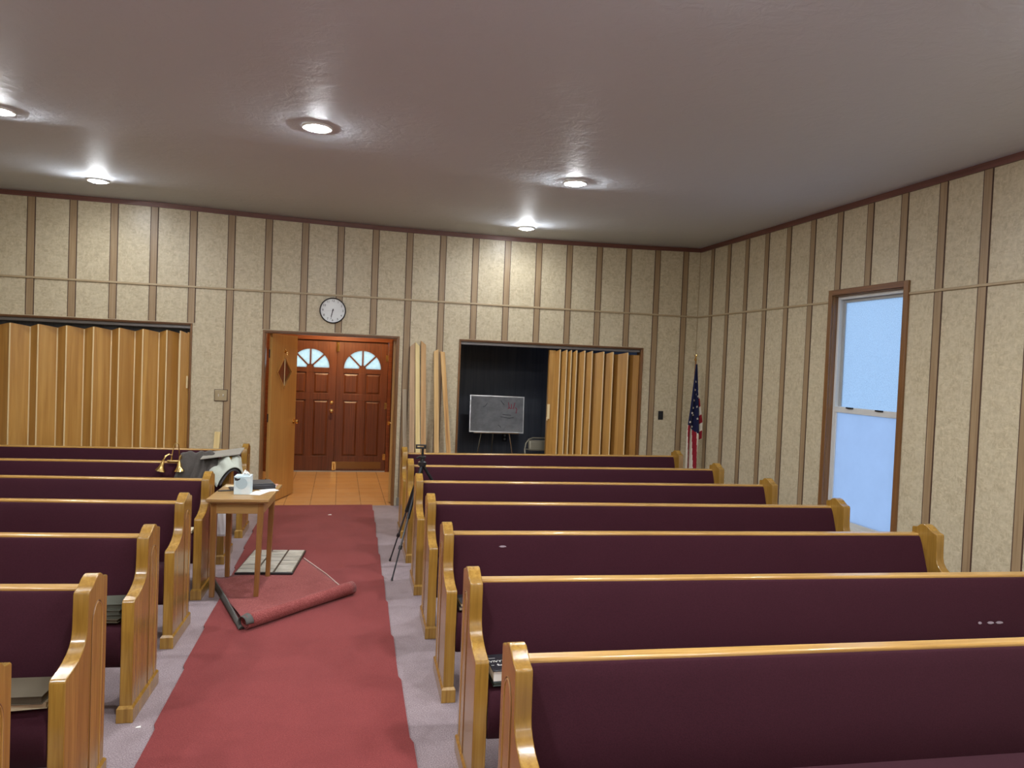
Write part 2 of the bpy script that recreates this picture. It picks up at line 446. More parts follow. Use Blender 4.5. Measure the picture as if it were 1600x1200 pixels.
# window in the right wall -------------------------------------------------
win = struct(empty('window_1', (W, (WY0+WY1)/2, WZ0)))
def wbox(name, mat, y0, y1, z0, z1, x0, x1, bevel=0.002, more=()):
    b = MB()
    for (a0, a1, c0, c1, d0, d1) in ((y0, y1, z0, z1, x0, x1),)+tuple(more):
        b.box(d0-W, d1-W, a0-(WY0+WY1)/2, a1-(WY0+WY1)/2, c0-WZ0, c1-WZ0)
    return b.build(name, mat, win, bevel=bevel)
cw = 0.052
wbox('window_casing', M['casing'], WY1, WY1+cw, WZ0-0.05, WZ1+cw, W-0.022, W, more=((WY0-cw, WY0, WZ0-0.05, WZ1+cw, W-0.022, W),))
wbox('window_head', M['casing_y'], WY0, WY1, WZ1, WZ1+cw, W-0.022, W)
wbox('window_sill', M['casing_y'], WY0, WY1, WZ0-0.05, WZ0, W-0.05, W)
# jamb liner
wbox('jamb_liner', M['casing'], WY1-0.008, WY1-0.0005, WZ0, WZ1, W, W+TH, more=((WY0+0.0005, WY0+0.008, WZ0, WZ1, W, W+TH), (WY0, WY1, WZ1-0.008, WZ1-0.0005, W, W+TH)))
fx = W+0.045
wbox('window_frame', M['alu'], WY1-0.036, WY1-0.008, WZ0, WZ1-0.008, fx, fx+0.07, more=((WY0+0.008, WY0+0.036, WZ0, WZ1-0.008, fx, fx+0.07), (WY0+0.03, WY1-0.03, WZ1-0.04, WZ1-0.008, fx, fx+0.07), (WY0+0.03, WY1-0.03, WZ0, WZ0+0.03, fx, fx+0.07)))
MR = 1.475
wbox('lower_sash', M['alu'], WY1-0.062, WY1-0.036, WZ0+0.03, MR, fx+0.004, fx+0.03, more=((WY0+0.036, WY0+0.062, WZ0+0.03, MR, fx+0.004, fx+0.03), (WY0+0.06, WY1-0.06, WZ0+0.03, WZ0+0.07, fx+0.004, fx+0.03)))
mr = wbox('meeting_rail', M['alu'], WY0+0.036, WY1-0.036, MR-0.028, MR+0.028, fx-0.002, fx+0.032)
for yy in (5.40, 5.78):
    b = MB(); b.box(fx-0.016-W, fx-W-0.001, yy-0.045-(WY0+WY1)/2, yy+0.045-(WY0+WY1)/2, MR+0.016-WZ0, MR+0.03-WZ0); b.build('sash_latch', M['black'], win, bevel=0.002)
wbox('upper_sash', M['alu_grey'], WY1-0.075, WY1-0.036, MR+0.028, WZ1-0.04, fx+0.036, fx+0.06, more=((WY0+0.036, WY0+0.06, MR+0.028, WZ1-0.04, fx+0.036, fx+0.06), (WY0+0.06, WY1-0.07, WZ1-0.07, WZ1-0.04, fx+0.036, fx+0.06)))
wbox('lower_pane', M['frost_low'], WY0+0.06, WY1-0.06, WZ0+0.07, MR-0.028, fx+0.014, fx+0.018, 0)
wbox('upper_pane', M['frost_up'], WY0+0.058, WY1-0.07, MR+0.02, WZ1-0.068, fx+0.046, fx+0.05, 0)

# ------------------------------------------------------------------ vestibule with the entry doors
EY = 11.40
struct(MB().box(-1.35, 1.15, D+0.02, EY+0.1, -0.05, 0.0).build('floor_vestibule', M['tile']))
M['vest_wall'] = wood('vestibule_panelling', (0.14, 0.06, 0.02), (0.20, 0.09, 0.03), (0.26, 0.125, 0.045), 'z', 0.4, 0.1, 30, ('y', 0.2))
struct(MB().box(-1.45, -1.35, D+TH, EY+0.1, 0, 2.5).build('wall_vestibule_left', M['vest_wall']))
struct(MB().box(1.15, 1.25, D+TH, EY+0.1, 0, 2.5).build('wall_vestibule_right', M['vest_wall']))
b = MB()
for x0, x1, z0, z1 in ((-1.35, -0.90, 0, 2.5), (0.79, 1.15, 0, 2.5), (-0.90, 0.79, 2.09, 2.5)): b.box(x0, x1, EY, EY+0.1, z0, z1)
struct(b.build('wall_vestibule_end', M['entry_wood_x']))
struct(MB().box(-1.45, 1.25, D+TH, EY+0.1, 2.5, 2.55).build('ceiling_vestibule', plain('vestibule_ceiling', (0.6, 0.52, 0.42), 0.7)))
b = MB(); b.box(-0.90, 0.79, EY-0.03, EY, 2.04, 2.09); b.box(-0.90, -0.845, EY-0.03, EY+0.05, 0, 2.04); b.box(0.735, 0.79, EY-0.03, EY+0.05, 0, 2.04)
trim(b, M['entry_wood_x'], bevel=0.003)
b = MB(); b.box(-0.845, 0.735, EY-0.02, EY+0.09, 0.0, 0.012); trim(b, M['alu_grey'])
b = MB(); b.box(-0.845, 0.735, EY+0.054, EY+0.09, 1.985, 2.09); b.box(-0.88, -0.81, EY+0.054, EY+0.09, 0.012, 1.985); b.box(0.70, 0.77, EY+0.054, EY+0.09, 0.012, 1.985); b.box(-0.085, -0.02, EY+0.054, EY+0.09, 0.012, 1.985); trim(b, M['entry_wood_x'])  # unseen stops added behind the door gaps to block light leaks

door_n = [0]
def entry_door(x0, x1, knob_side):
    door_n[0] += 1
    root = struct(empty('door_%d' % door_n[0], ((x0+x1)/2, EY+0.03, 0.014)))
    w = (x1-x0)/2-0.002; H = 2.02
    st = 0.105     # stile
    cx = 0.0
    R = w-st       # fanlight half width
    zb = 1.60; z_arch = min(R, 0.30)
    y0, y1 = -0.022, 0.022
    b = MB()
    b.box(-w, -w+st, y0, y1, 0, H); b.box(w-st, w, y0, y1, 0, H)
    for z0, z1 in ((0, 0.225), (1.10, 1.20), (1.525, zb)): b.box(-w+st, w-st, y0, y1, z0, z1)
    b.box(-0.055, 0.055, y0, y1, 0.225, 1.10); b.box(-0.055, 0.055, y0, y1, 1.20, 1.525)
    # top rail with the arch cut out
    n = 20
    for k in range(n):
        a0, a1 = PI*k/n, PI*(k+1)/n
        p0 = (R*math.cos(a0), zb+z_arch*math.sin(a0)); p1 = (R*math.cos(a1), zb+z_arch*math.sin(a1))
        b.hexa([(p1[0], y0, p1[1]), (p0[0], y0, p0[1]), (p0[0], y1, p0[1]), (p1[0], y1, p1[1]), (p1[0], y0, H), (p0[0], y0, H), (p0[0], y1, H), (p1[0], y1, H)])
    b.build('door_frame', M['entry_wood'], root, bevel=0.002)
    for sx in (-1, 1):
        for z0, z1 in ((0.225, 1.10), (1.20, 1.525)):
            a, c = (sx*0.055, sx*(w-st)); a, c = min(a, c), max(a, c)
            b = MB(); b.box(a, c, -0.006, 0.006, z0, z1)
            i = 0.035
            b.hexa([(a+0.012, -0.006, z0+0.012), (c-0.012, -0.006, z0+0.012), (c-i, -0.018, z0+i), (a+i, -0.018, z0+i), (a+0.012, -0.006, z1-0.012), (c-0.012, -0.006, z1-0.012), (c-i, -0.018, z1-i), (a+i, -0.018, z1-i)])
            b.build('raised_panel', M['entry_wood'], root)
    # sunburst fanlight: four panes between radiating muntins
    b = MB()
    for a in (PI/4, PI/2, 3*PI/4):
        d = Vector((math.cos(a), math.sin(a)*z_arch/R)); nrm = Vector((-math.sin(a), math.cos(a)))*0.011
        p0 = Vector((0, zb))+d*0.045; p1 = Vector((0, zb))+d*(R+0.004)
        b.prism([(p0.x+nrm.x, p0.y+nrm.y), (p0.x-nrm.x, p0.y-nrm.y), (p1.x-nrm.x, p1.y-nrm.y), (p1.x+nrm.x, p1.y+nrm.y)], 'y', -0.02, 0.012)
    hub = [(0.055*math.cos(PI*k/10), zb-0.002+0.055*math.sin(PI*k/10)) for k in range(11)]
    b.prism(hub, 'y', -0.02, 0.012)
    b.build('fanlight_muntin', M['entry_wood'], root)
    for q in range(4):
        a0, a1 = PI*q/4, PI*(q+1)/4
        poly = [(0, zb)]+[((R+0.002)*math.cos(a0+(a1-a0)*k/6), zb+(z_arch+0.002)*math.sin(a0+(a1-a0)*k/6)) for k in range(7)]
        MB().prism(poly, 'y', -0.003, 0.003).build('fanlight_pane', M['fan_glass'], root)
    return root, w
dl, w = entry_door(-0.843, -0.055, 1)
b = MB(); b.lathe([(0.03, -0.022), (0.03, -0.028), (0.012, -0.03), (0.012, -0.055), (0.026, -0.062), (0.03, -0.075), (0.02, -0.088), (0.004, -0.09)], 16, (w-0.055, 0, 0.93), 'y'); b.build('door_knob', M['brass'], dl, smooth=True)
b = MB(); b.lathe([(0.028, -0.022), (0.028, -0.034), (0.018, -0.042), (0.004, -0.043)], 16, (w-0.055, 0, 1.06), 'y'); b.build('deadbolt', M['brass'], dl, smooth=True)
dr, w = entry_door(-0.051, 0.733, -1)
b = MB(); b.box(-w+0.03, w-0.06, -0.027, -0.022, 0.03, 0.14); b.build('kick_plate', plain('bronze_kick_plate', (0.22, 0.11, 0.035), 0.4, 0.6), dr, bevel=0.001)
b = MB(); b.box(-w-0.03, -w+0.03, -0.034, -0.022, 0.01, 0.14); b.tube([(-w, -0.038, 0.02), (-w, -0.038, 0.12)], 0.008); b.build('foot_bolt', M['brass'], dr, bevel=0.001)
b = MB(); b.box(-w-0.02, -w+0.03, -0.032, -0.022, 1.86, 2.0)
for dx in (-0.012, 0.0, 0.018): b.tube([(-w+dx, -0.038, 1.85), (-w+dx, -0.038, 2.01)], 0.006)
b.build('top_bolt', M['brass'], dr, bevel=0.001)
for z in (0.22, 1.03, 1.78):
    b = MB(); b.box(w-0.035, w+0.012, -0.027, -0.022, z-0.05, z+0.05); b.build('hinge', M['brass'], dr, bevel=0.001)

# open interior leaves in the doorway
def leaf(hx, hy, ex, ey, diamond):
    door_n[0] += 1
    ang = math.atan2(ey-hy, ex-hx); L = math.hypot(ex-hx, ey-hy)
    root = struct(empty('door_%d' % door_n[0], (hx, hy, 0.012), ang))
    b = MB()
    s = -1 if diamond else 1
    y0, y1 = (0.0, 0.036) if s > 0 else (-0.036, 0.0)
    H = 2.02
    if diamond:
        cx, cz, hw, hh = L*0.49, 1.56, 0.20, 0.185
        dia = [(cx, cz-hh), (cx+hw, cz), (cx, cz+hh), (cx-hw, cz)]
        out = [(0, 0), (L, 0), (L, H), (0, H)]
        quads = [[out[0], out[1], dia[1], dia[0]], [out[1], out[2], dia[2], dia[1]], [out[2], out[3], dia[3], dia[2]], [out[3], out[0], dia[0], dia[3]]]
        for q in quads: b.prism(q, 'y', y0, y1)
    else: b.box(0, L, y0, y1, 0, H)
    b.build('door_slab', M['birch'], root)
    if diamond:
        b = MB()
        for i in range(4):
            p, q = Vector(dia[i]), Vector(dia[(i+1) % 4]); c = Vector((cx, cz))
            po, qo = p+(p-c)*0.11, q+(q-c)*0.11
            b.prism([tuple(p), tuple(q), tuple(qo), tuple(po)], 'y', y0-0.009, y1+0.009)
        b.build('diamond_moulding', M['birch'], root)
        b = MB(); b.prism(dia, 'y', (y0+y1)/2-0.003, (y0+y1)/2+0.003)
        m, nt, bs = new_mat('amber_glass'); setc(bs.inputs['Base Color'], (0.30, 0.10, 0.05)); bs.inputs['Roughness'].default_value = 0.08; bs.inputs['Transmission Weight'].default_value = 0.35
        b.build('diamond_pane', m, root)
        b = MB(); b.tube([(cx, y0-0.002, cz-hh*0.9), (cx, y0-0.002, cz+hh*0.9)], 0.006, 8); b.build('pane_bar', M['seam'], root)
        b = MB(); b.lathe([(0.026, 0), (0.026, -0.006), (0.012, -0.012), (0.012, -0.02), (0.004, -0.024)], 14, (cx, y0, 1.82), 'y'); b.tube([(cx, y0-0.012, 1.82), (cx, y0-0.03, 1.80), (cx, y0-0.03, 1.77)], 0.005, 8); b.build('coat_hook', M['brass'], root, smooth=True)
    for sy in (-1, 1):
        b = MB(); yy = y0 if sy < 0 else y1
        b.lathe([(0.03, yy), (0.03, yy+sy*0.006), (0.011, yy+sy*0.008), (0.011, yy+sy*0.03), (0.024, yy+sy*0.036), (0.028, yy+sy*0.05), (0.018, yy+sy*0.062), (0.003, yy+sy*0.064)], 16, (L-0.06, 0, 0.93), 'y'); b.build('door_knob', M['brass'], root, smooth=True)
    for z in (0.25, 1.02, 1.78):
        b = MB(); b.tube([(-0.006, -0.006, z-0.05), (-0.006, -0.006, z+0.05)], 0.007, 8); b.build('hinge', M['black_metal'], root)
    return root
leaf(DL+0.045, D+TH-0.03, -0.575, 9.565, True)
leaf(DR-0.002, D+TH+0.01, 0.735, 9.56, False)

vl = empty('ceiling_light', (0.02, 10.55, 2.5), 0, 'small warm ceiling light in the tiled vestibule', 'light')
b = MB(); b.lathe([(0.09, 0), (0.09, -0.02), (0.08, -0.03)], 20); b.build('light_base', M['brass'], vl, smooth=True)
b = MB(); b.lathe([(0.08, -0.03), (0.075, -0.06), (0.05, -0.085), (0.004, -0.095)], 20); b.build('bulb', M['bulb_warm'], vl, smooth=True)

# ------------------------------------------------------------------ dark side room seen through the right opening
RX0, RX1, RY1 = 1.30, 5.2, 10.35
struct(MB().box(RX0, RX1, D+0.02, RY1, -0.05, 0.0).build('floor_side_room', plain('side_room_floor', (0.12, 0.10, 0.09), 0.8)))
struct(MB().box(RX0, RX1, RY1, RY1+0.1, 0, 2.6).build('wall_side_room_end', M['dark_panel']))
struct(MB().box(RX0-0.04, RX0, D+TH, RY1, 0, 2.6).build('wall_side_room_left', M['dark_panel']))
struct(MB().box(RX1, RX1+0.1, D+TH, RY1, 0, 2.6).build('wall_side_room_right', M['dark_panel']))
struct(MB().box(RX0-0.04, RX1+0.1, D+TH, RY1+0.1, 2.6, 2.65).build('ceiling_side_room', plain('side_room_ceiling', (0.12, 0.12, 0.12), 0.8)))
# closed space behind the left folding door
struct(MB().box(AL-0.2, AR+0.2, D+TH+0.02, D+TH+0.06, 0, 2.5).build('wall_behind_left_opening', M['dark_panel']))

# accordion folding doors
def accordion(name, pts, zt, label, ridges_only=False):
    """pts: list of (x, y, is_ridge) corner lines of the pleats"""
    x_mid = (pts[0][0]+pts[-1][0])/2
    root = empty(name, (x_mid, D+0.07, 0), 0, label, 'folding door', None)
    b = MB()
    def zt_of(r): return zt-(0.0 if r else 0.03)
    t = 0.012
    for (xa, ya, ra), (xb, yb, rb) in zip(pts, pts[1:]):
        b.hexa([(xa-x_mid, ya, 0.01), (xb-x_mid, yb, 0.01), (xb-x_mid, yb+t, 0.01), (xa-x_mid, ya+t, 0.01), (xa-x_mid, ya, zt_of(ra)), (xb-x_mid, yb, zt_of(rb)), (xb-x_mid, yb+t, zt_of(rb)), (xa-x_mid, ya+t, zt_of(ra))])
    b.build('pleated_panel', M['accordion'], root)
    for i, (x, y, r) in enumerate(pts[1:-1]):
        if ridges_only and not r: continue
        b = MB(); b.box(x-x_mid-0.006, x-x_mid+0.006, y-0.005, y+0.002, 0.012, zt_of(r)-0.003)
        b.build('pleat_seam', M['seam'], root)
    return root, x_mid
# left: stretched shut
Lx = [-4.10, -3.95, -3.80, -3.64, -3.481, -3.321, -3.21, -3.054, -2.934, -2.788, -2.666, -2.512, -2.408, -2.27, -2.165, -2.019, -1.918, -1.804, -1.777, -1.705]
pts = [(x, (0.05 if i % 2 else -0.045), not bool(i % 2)) for i, x in enumerate(Lx)]
pts[-1] = (pts[-1][0], -0.02, False)
root, xm = accordion('accordion_door', pts, 2.015, 'honey brown pleated folding door pulled shut across the left opening')
b = MB(); b.box(AR-0.045-xm, AR-0.02-xm, -0.03, 0.04, 0.01, 2.0); b.build('lead_post', M['accordion'], root, bevel=0.003)
b = MB(); b.box(AR-0.045-xm, AR-0.025-xm, -0.045, -0.03, 1.36, 1.50); b.build('latch', M['seam'], root, bevel=0.003)
# right: half open, bunched to the right
P = [(2.607, 2.70, None)]
ridge = [2.736, 2.826, 2.887, 2.961, 3.07, 3.172, 3.331, 3.46, 3.666]
corner = [2.772, 2.857, 2.922, 3.012, 3.108, 3.232, 3.382, 3.547, 3.762]
pts = [(2.69, -0.02, False)]
for r, v in zip(ridge, corner): pts += [(r, -0.065, True), (r+(v-r)*0.55, 0.15, False), (v, -0.025, False)]
pts.append((3.845, -0.03, False))
root, xm = accordion('accordion_door', pts, 2.0, 'honey brown pleated folding door bunched at the right of the dark opening', True)
b = MB(); b.box(2.607-xm, 2.69-xm, -0.03, 0.03, 0.01, 1.985); b.build('lead_post', M['accordion'], root, bevel=0.003)
b = MB(); b.box(2.60-xm, 2.635-xm, -0.045, -0.03, 1.10, 1.29); b.box(2.595-xm, 2.607-xm, -0.06, -0.03, 1.08, 1.12); b.build('latch', M['seam'], root, bevel=0.003)
# overhead tracks
for x0, x1, z, lab in ((AL, AR, AZ, 'grey metal ceiling track above the closed left folding door'), (BL, BR, BZ, 'grey metal track across the top of the dark opening')):
    root = tag(MB().box(x0+0.013, x1-0.013, D+0.035, D+0.105, z-0.05, z-0.013).build('door_track', M['track'], None, bevel=0.004), lab, 'track')

# whiteboard on an easel
wb = empty('easel', (2.14, 9.75, 0), -0.04, 'grey tubular easel in the dark side room carrying the whiteboard', 'easel')
def wleg(p0, p1, nm='leg'): MB().tube([p0, p1], 0.011, 8).build(nm, M['nickel'], wb, smooth=True)
wleg((-0.34, -0.10, 0.0), (-0.12, 0.02, 1.27)); wleg((0.34, -0.10, 0.0), (0.12, 0.02, 1.27)); wleg((0, 0.36, 0.0), (0, 0.05, 1.27))
b = MB(); b.box(-0.32, 0.32, -0.12, -0.03, 0.815, 0.828); b.build('ledge', M['nickel'], wb, bevel=0.002)
board = empty('whiteboard', (2.14, 9.66, 0.832), -0.04, 'scribbled whiteboard leaning on the easel in the dark side room', 'whiteboard')
board.rotation_euler = (math.radians(-7), math.radians(0.6), -0.04)
def wbm():
    m, nt, bs = new_mat('whiteboard_surface')
    n = noise(nt, coords(nt, (1, 1, 1.4)), 6, 5, 0.65)
    nt.links.new(ramp(nt, n, [(0.35, (0.20, 0.205, 0.22)), (0.6, (0.27, 0.275, 0.29))]), bs.inputs['Base Color']); bs.inputs['Roughness'].default_value = 0.07
    return m
MB().box(-0.375, 0.375, -0.008, 0.008, 0.0, 0.50).build('board', wbm(), board)
b = MB()
for x0, x1, z0, z1 in ((-0.383, 0.383, -0.008, 0.008), (-0.383, 0.383, 0.492, 0.506), (-0.383, -0.371, 0.008, 0.492), (0.371, 0.383, 0.008, 0.492)): b.box(x0, x1, -0.013, 0.011, z0, z1)
b.build('board_frame', M['grey_frame'], board)
M['red_ink'] = plain('red_marker', (0.35, 0.05, 0.09), 0.6); M['blk_ink'] = plain('black_marker', (0.05, 0.05, 0.06), 0.6)
for st in ([(0.20, 0.40), (0.205, 0.34), (0.23, 0.33), (0.25, 0.42)], [(0.16, 0.42), (0.17, 0.35), (0.20, 0.33)], [(0.26, 0.35), (0.28, 0.33), (0.27, 0.27)], [(0.15, 0.33), (0.18, 0.345)]):
    MB().tube([(x, -0.0085, z) for x, z in st], 0.0055, 6).build('red_marker_stroke', M['red_ink'], board)
for st in ([(-0.20, 0.345), (-0.17, 0.355), (-0.14, 0.40)], [(-0.355, 0.465), (-0.34, 0.46)], [(0.02, 0.10), (0.05, 0.08), (0.06, 0.06)], [(0.08, 0.25), (0.2, 0.24)], [(0.05, 0.215), (0.17, 0.20), (0.24, 0.21)], [(0.05, 0.44), (0.10, 0.38)]):
    MB().tube([(x, -0.0085, z) for x, z in st], 0.004, 6).build('marker_stroke', M['blk_ink'], board)
# folding chair
ch = empty('folding_chair', (2.80, 9.60, 0), 0.0, 'beige metal folding chair in the dark side room beside the easel', 'chair')
cm = plain('beige_painted_steel', (0.38, 0.34, 0.25), 0.35, 0.3)
fr = [(-0.25, -0.22, 0.0), (-0.25, -0.02, 0.45), (-0.245, 0.05, 0.60), (-0.225, 0.075, 0.68), (-0.18, 0.088, 0.735), (-0.12, 0.092, 0.755), (0.12, 0.092, 0.755), (0.18, 0.088, 0.735), (0.225, 0.075, 0.68), (0.245, 0.05, 0.60), (0.25, -0.02, 0.45), (0.25, -0.22, 0.0)]
MB().tube(fr, 0.011, 10).build('front_frame', cm, ch, smooth=True)
b = MB()
b.grid(lambda u, v: (-0.19+0.38*u, 0.06+0.02*v-0.01*math.sin(PI*u), 0.58+0.15*v), 10, 4); b.build('backrest', cm, ch, solid=0.006, smooth=True)
MB().tube([(-0.24, 0.05, 0.60), (0.24, 0.05, 0.60)], 0.007, 8).build('back_bar', cm, ch)
b = MB(); b.box(-0.2, 0.2, -0.24, 0.14, 0.43, 0.45); b.build('seat', cm, ch, bevel=0.008)
for s in (-1, 1): MB().tube([(s*0.19, 0.26, 0.0), (s*0.19, -0.04, 0.45)], 0.011, 8).build('leg', cm, ch, smooth=True)
# wall outlet in the side room
ol = tag(MB().box(2.382, 2.462, RY1-0.006, RY1, 0.625, 0.755).build('outlet', M['black'], bevel=0.002), 'small black wall outlet behind the easel in the dark side room', 'outlet')
b = MB()
for z in (0.665, 0.715): b.lathe([(0.017, 0), (0.017, -0.004)], 14, (2.422, RY1-0.006, z), 'y')
b.build('socket', M['alu_grey'], ol)

# ------------------------------------------------------------------ downlights
def downlight(x, y, label):
    z = zc(x)
    root = empty('downlight', (x, y, z), 0, label, 'light', 'recessed ceiling downlights')
    b = MB(); b.lathe([(0.078, 0.0), (0.105, 0.0), (0.105, -0.008), (0.099, -0.014), (0.082, -0.014), (0.076, -0.006), (0.076, 0.0)], 32, caps=False); b.build('trim_ring', M['white'], root, smooth=True)
    b = MB(); b.lathe([(0.075, -0.001), (0.070, -0.013), (0.052, -0.023), (0.028, -0.028), (0.002, -0.030)], 28); b.build('bulb', M['bulb_dim'] if y > 7 else M['bulb'], root, smooth=True)
    ld = bpy.data.lights.new('downlight_beam', 'SPOT'); ld.energy = SPOT_W*(0.40 if y > 7 else 1.0); ld.color = LAMP_COL
    ld.spot_size = math.radians(170); ld.spot_blend = 0.5; ld.shadow_soft_size = 0.05
    lo = bpy.data.objects.new('downlight_beam', ld); COL.objects.link(lo); lo.parent = root; lo.location = (0, 0, -0.085)
for x, y, lab in ((-0.21, 5.22, 'bright downlight in the middle of the ceiling, nearest to the viewer'), (-2.40, 5.80, 'bright downlight cut by the left edge of the photo'),
                  (-2.38, 7.85, 'bright downlight above the closed left folding door'), (1.92, 5.92, 'bright downlight near the middle, over the right pews'),
                  (2.05, 8.08, 'smallest bright downlight, close to the back wall on the right'),
                  (-2.40, 3.0, 'downlight out of view over the left front pews'), (1.4, 2.3, 'downlight out of view over the right front pews'),
                  (-0.25, 2.1, 'downlight out of view over the aisle in front'), (-2.4, 0.2, 'downlight out of view on the left behind the viewer'), (2.1, 0.0, 'downlight out of view on the right behind the viewer'),
                  (-0.2, -1.6, 'downlight out of view in the middle behind the viewer'), (3.2, 2.2, 'downlight out of view near the right wall'), (-2.2, -2.6, 'downlight out of view at the far front left'), (2.2, -2.6, 'downlight out of view at the far front right')):
    downlight(x, y, lab)

# ------------------------------------------------------------------ pews
# profile of a pew end: (distance back from the front edge, height)
PROF = [(0.0, 0.0), (0.0, 0.570), (0.003, 0.580), (0.010, 0.587), (0.03, 0.590), (0.07, 0.596), (0.11, 0.607), (0.145, 0.622), (0.172, 0.640), (0.190, 0.664), (0.198, 0.695), (0.200, 0.74),
        (0.202, 0.828), (0.206, 0.838), (0.216, 0.842), (0.236, 0.846), (0.256, 0.857), (0.275, 0.870), (0.297, 0.879), (0.318, 0.881), (0.338, 0.875), (0.354, 0.863), (0.366, 0.854), (0.395, 0.851), (0.405, 0.845), (0.405, 0.0)]
TE = 0.056
def make_pew(name, x, y, ang, L, sgn, label, group, cat='pew'):
    root = empty(name, (x, y, 0), math.radians(ang), label, cat, group)
    X = lambda a, b_: (min(sgn*a, sgn*b_), max(sgn*a, sgn*b_))
    for k, xs0 in enumerate((0.0, L-TE)):
        xs = 0.0; x0, x1 = X(xs, xs+TE)
        b = MB(); b.prism(PROF, 'x', x0, x1)
        e = b.build('end_panel', M['pew_end'], root, bevel=0.0035, seg=2)
        e.location = (sgn*xs0, 0, 0); e.rotation_euler = (0, 0, math.radians(-ang*0.65))
        b = MB(); b.box(x0-0.009, x1+0.009, -0.012, 0.417, 0.002, 0.068)
        b.hexa([(x0-0.009, -0.012, 0.068), (x1+0.009, -0.012, 0.068), (x1+0.009, 0.417, 0.068), (x0-0.009, 0.417, 0.068), (x0-0.001, -0.001, 0.080), (x1+0.001, -0.001, 0.080), (x1+0.001, 0.406, 0.080), (x0-0.001, 0.406, 0.080)])
        b.build('plinth', M['pew_end'], e)
        # arched groove and fluting on the outer face
        fx = sgn*xs if k == 0 else sgn*(xs+TE)
        o = -sgn if k == 0 else sgn
        def arch(c, hw, zt, z0, r):
            pts = [(c-hw, z0)]+[(c-hw*math.cos(PI*q/12), zt-hw*1.5+hw*1.5*math.sin(PI*q/12)) for q in range(13)]+[(c+hw, z0)]
            return [(fx+o*0.0005, s, z) for s, z in pts]
        b = MB(); b.tube(arch(0.30, 0.058, 0.775, 0.082, 0), 0.0022, 6); b.build('arch_groove', M['pew_groove'], e)
        b = MB(); b.tube(arch(0.30, 0.0535, 0.768, 0.082, 0), 0.0028, 6); b.build('arch_bead', M['pew_bead'], e, smooth=True)
    xi0, xi1 = X(TE-0.022, L-TE+0.022)
    # back: reclined slab with padded front
    b = MB(); b.prism([(0.262, 0.30), (0.352, 0.785), (0.400, 0.785), (0.330, 0.30)], 'x', xi0, xi1); b.build('back_board', M['pew_rail'], root)
    cush = [(0.246, 0.40), (0.232, 0.415), (0.228, 0.44), (0.262, 0.60), (0.312, 0.745), (0.328, 0.782), (0.338, 0.797), (0.352, 0.800), (0.360, 0.788), (0.262, 0.40)]
    b = MB(); b.prism(cush, 'x', xi0+0.003, xi1-0.003); b.build('back_cushion', M['maroon'], root, bevel=0.006, smooth=True)
    b = MB(); b.box(xi0, xi1, 0.346, 0.402, 0.784, 0.812); b.build('top_rail', M['pew_rail'], root, bevel=0.008, seg=3)
    # seat
    b = MB(); b.box(xi0, xi1, 0.07, 0.30, 0.252, 0.275); b.build('seat_board', M['pew_rail'], root)
    seat = [(0.06, 0.246), (0.025, 0.255), (0.002, 0.285), (-0.008, 0.33), (-0.009, 0.37), (0.0, 0.415), (0.022, 0.450), (0.055, 0.466), (0.10, 0.470), (0.20, 0.462), (0.255, 0.455), (0.262, 0.43), (0.262, 0.246)]
    b = MB(); xs0_, xs1_ = X(TE+0.001, L-TE-0.001); b.prism(seat, 'x', xs0_, xs1_); b.build('seat_cushion', M['maroon'], root, bevel=0.008, smooth=True)
    return root
GR, GL = 'pews right of the aisle', 'pews left of the aisle'
R_PEWS = [(0.553, 1.90, -3.4, 'maroon padded oak pew right of the aisle, nearest to the viewer'),
          (0.566, 2.77, -4.2, 'maroon padded oak pew, second on the right, with a black book at its aisle end'),
          (0.578, 3.65, -4.3, 'maroon padded oak pew, third on the right, with a pale scuff on its back'),
          (0.593, 4.52, -4.6, 'maroon padded oak pew, fourth on the right, its far end in front of the window'),
          (0.606, 5.38, -3.6, 'maroon padded oak pew on the right, just in front of the black tripod'),
          (0.622, 6.25, -2.8, 'maroon padded oak pew on the right, just behind the black tripod'),
          (0.648, 7.13, -0.3, 'maroon padded oak pew farthest back on the right, in front of the flag')]
pewsR = [make_pew('church_pew', x, y, a, 3.09 if i < 6 else 3.14, 1, lab, GR) for i, (x, y, a, lab) in enumerate(R_PEWS)]
L_PEWS = [(-0.925, 1.95, -6, 'oak pew cut by the left edge, only its aisle end in view'),
          (-0.920, 2.82, -6, 'maroon padded oak pew left of the aisle with two olive books on its seat'),
          (-0.915, 3.68, -6, 'maroon padded oak pew on the left with four green grey books on it'),
          (-0.925, 4.57, -6, 'maroon padded oak pew on the left, last one in front of the small table'),
          (-0.925, 5.45, -5.5, 'maroon padded oak pew on the left, standing right beside the small table'),
          (-0.905, 6.35, -4, 'maroon padded oak pew on the left with coats thrown over its back'),
          (-0.872, 7.25, -4, 'maroon padded oak pew farthest back on the left, by the folding door')]
pewsL = [make_pew('church_pew', x, y, a, 3.1, -1, lab, GL) for x, y, a, lab in L_PEWS]
# pale scuffs on two of the backs
M['scuff'] = plain('pale_scuff', (0.30, 0.24, 0.27), 0.9)
def scuff(root, lx, s, z, w, h):
    b = MB()
    slope = (0.312-0.262)/(0.745-0.60)
    pts = [(w*math.cos(2*PI*k/14)*(1+0.2*math.sin(3*k)), h*math.sin(2*PI*k/14)) for k in range(14)]
    A = [b.bm.verts.new((lx+px, s+slope*pz-0.0012, z+pz)) for px, pz in pts]; b.bm.faces.new(A)
    b.build('scuff_mark', M['scuff'], root)
scuff(pewsR[2], 0.335, 0.3107, 0.742, 0.020, 0.005)
for dx, w in ((0.0, 0.018), (-0.06, 0.01), (0.05, 0.02)): scuff(pewsR[1], 2.60+dx, 0.2615, 0.598, w, 0.006)

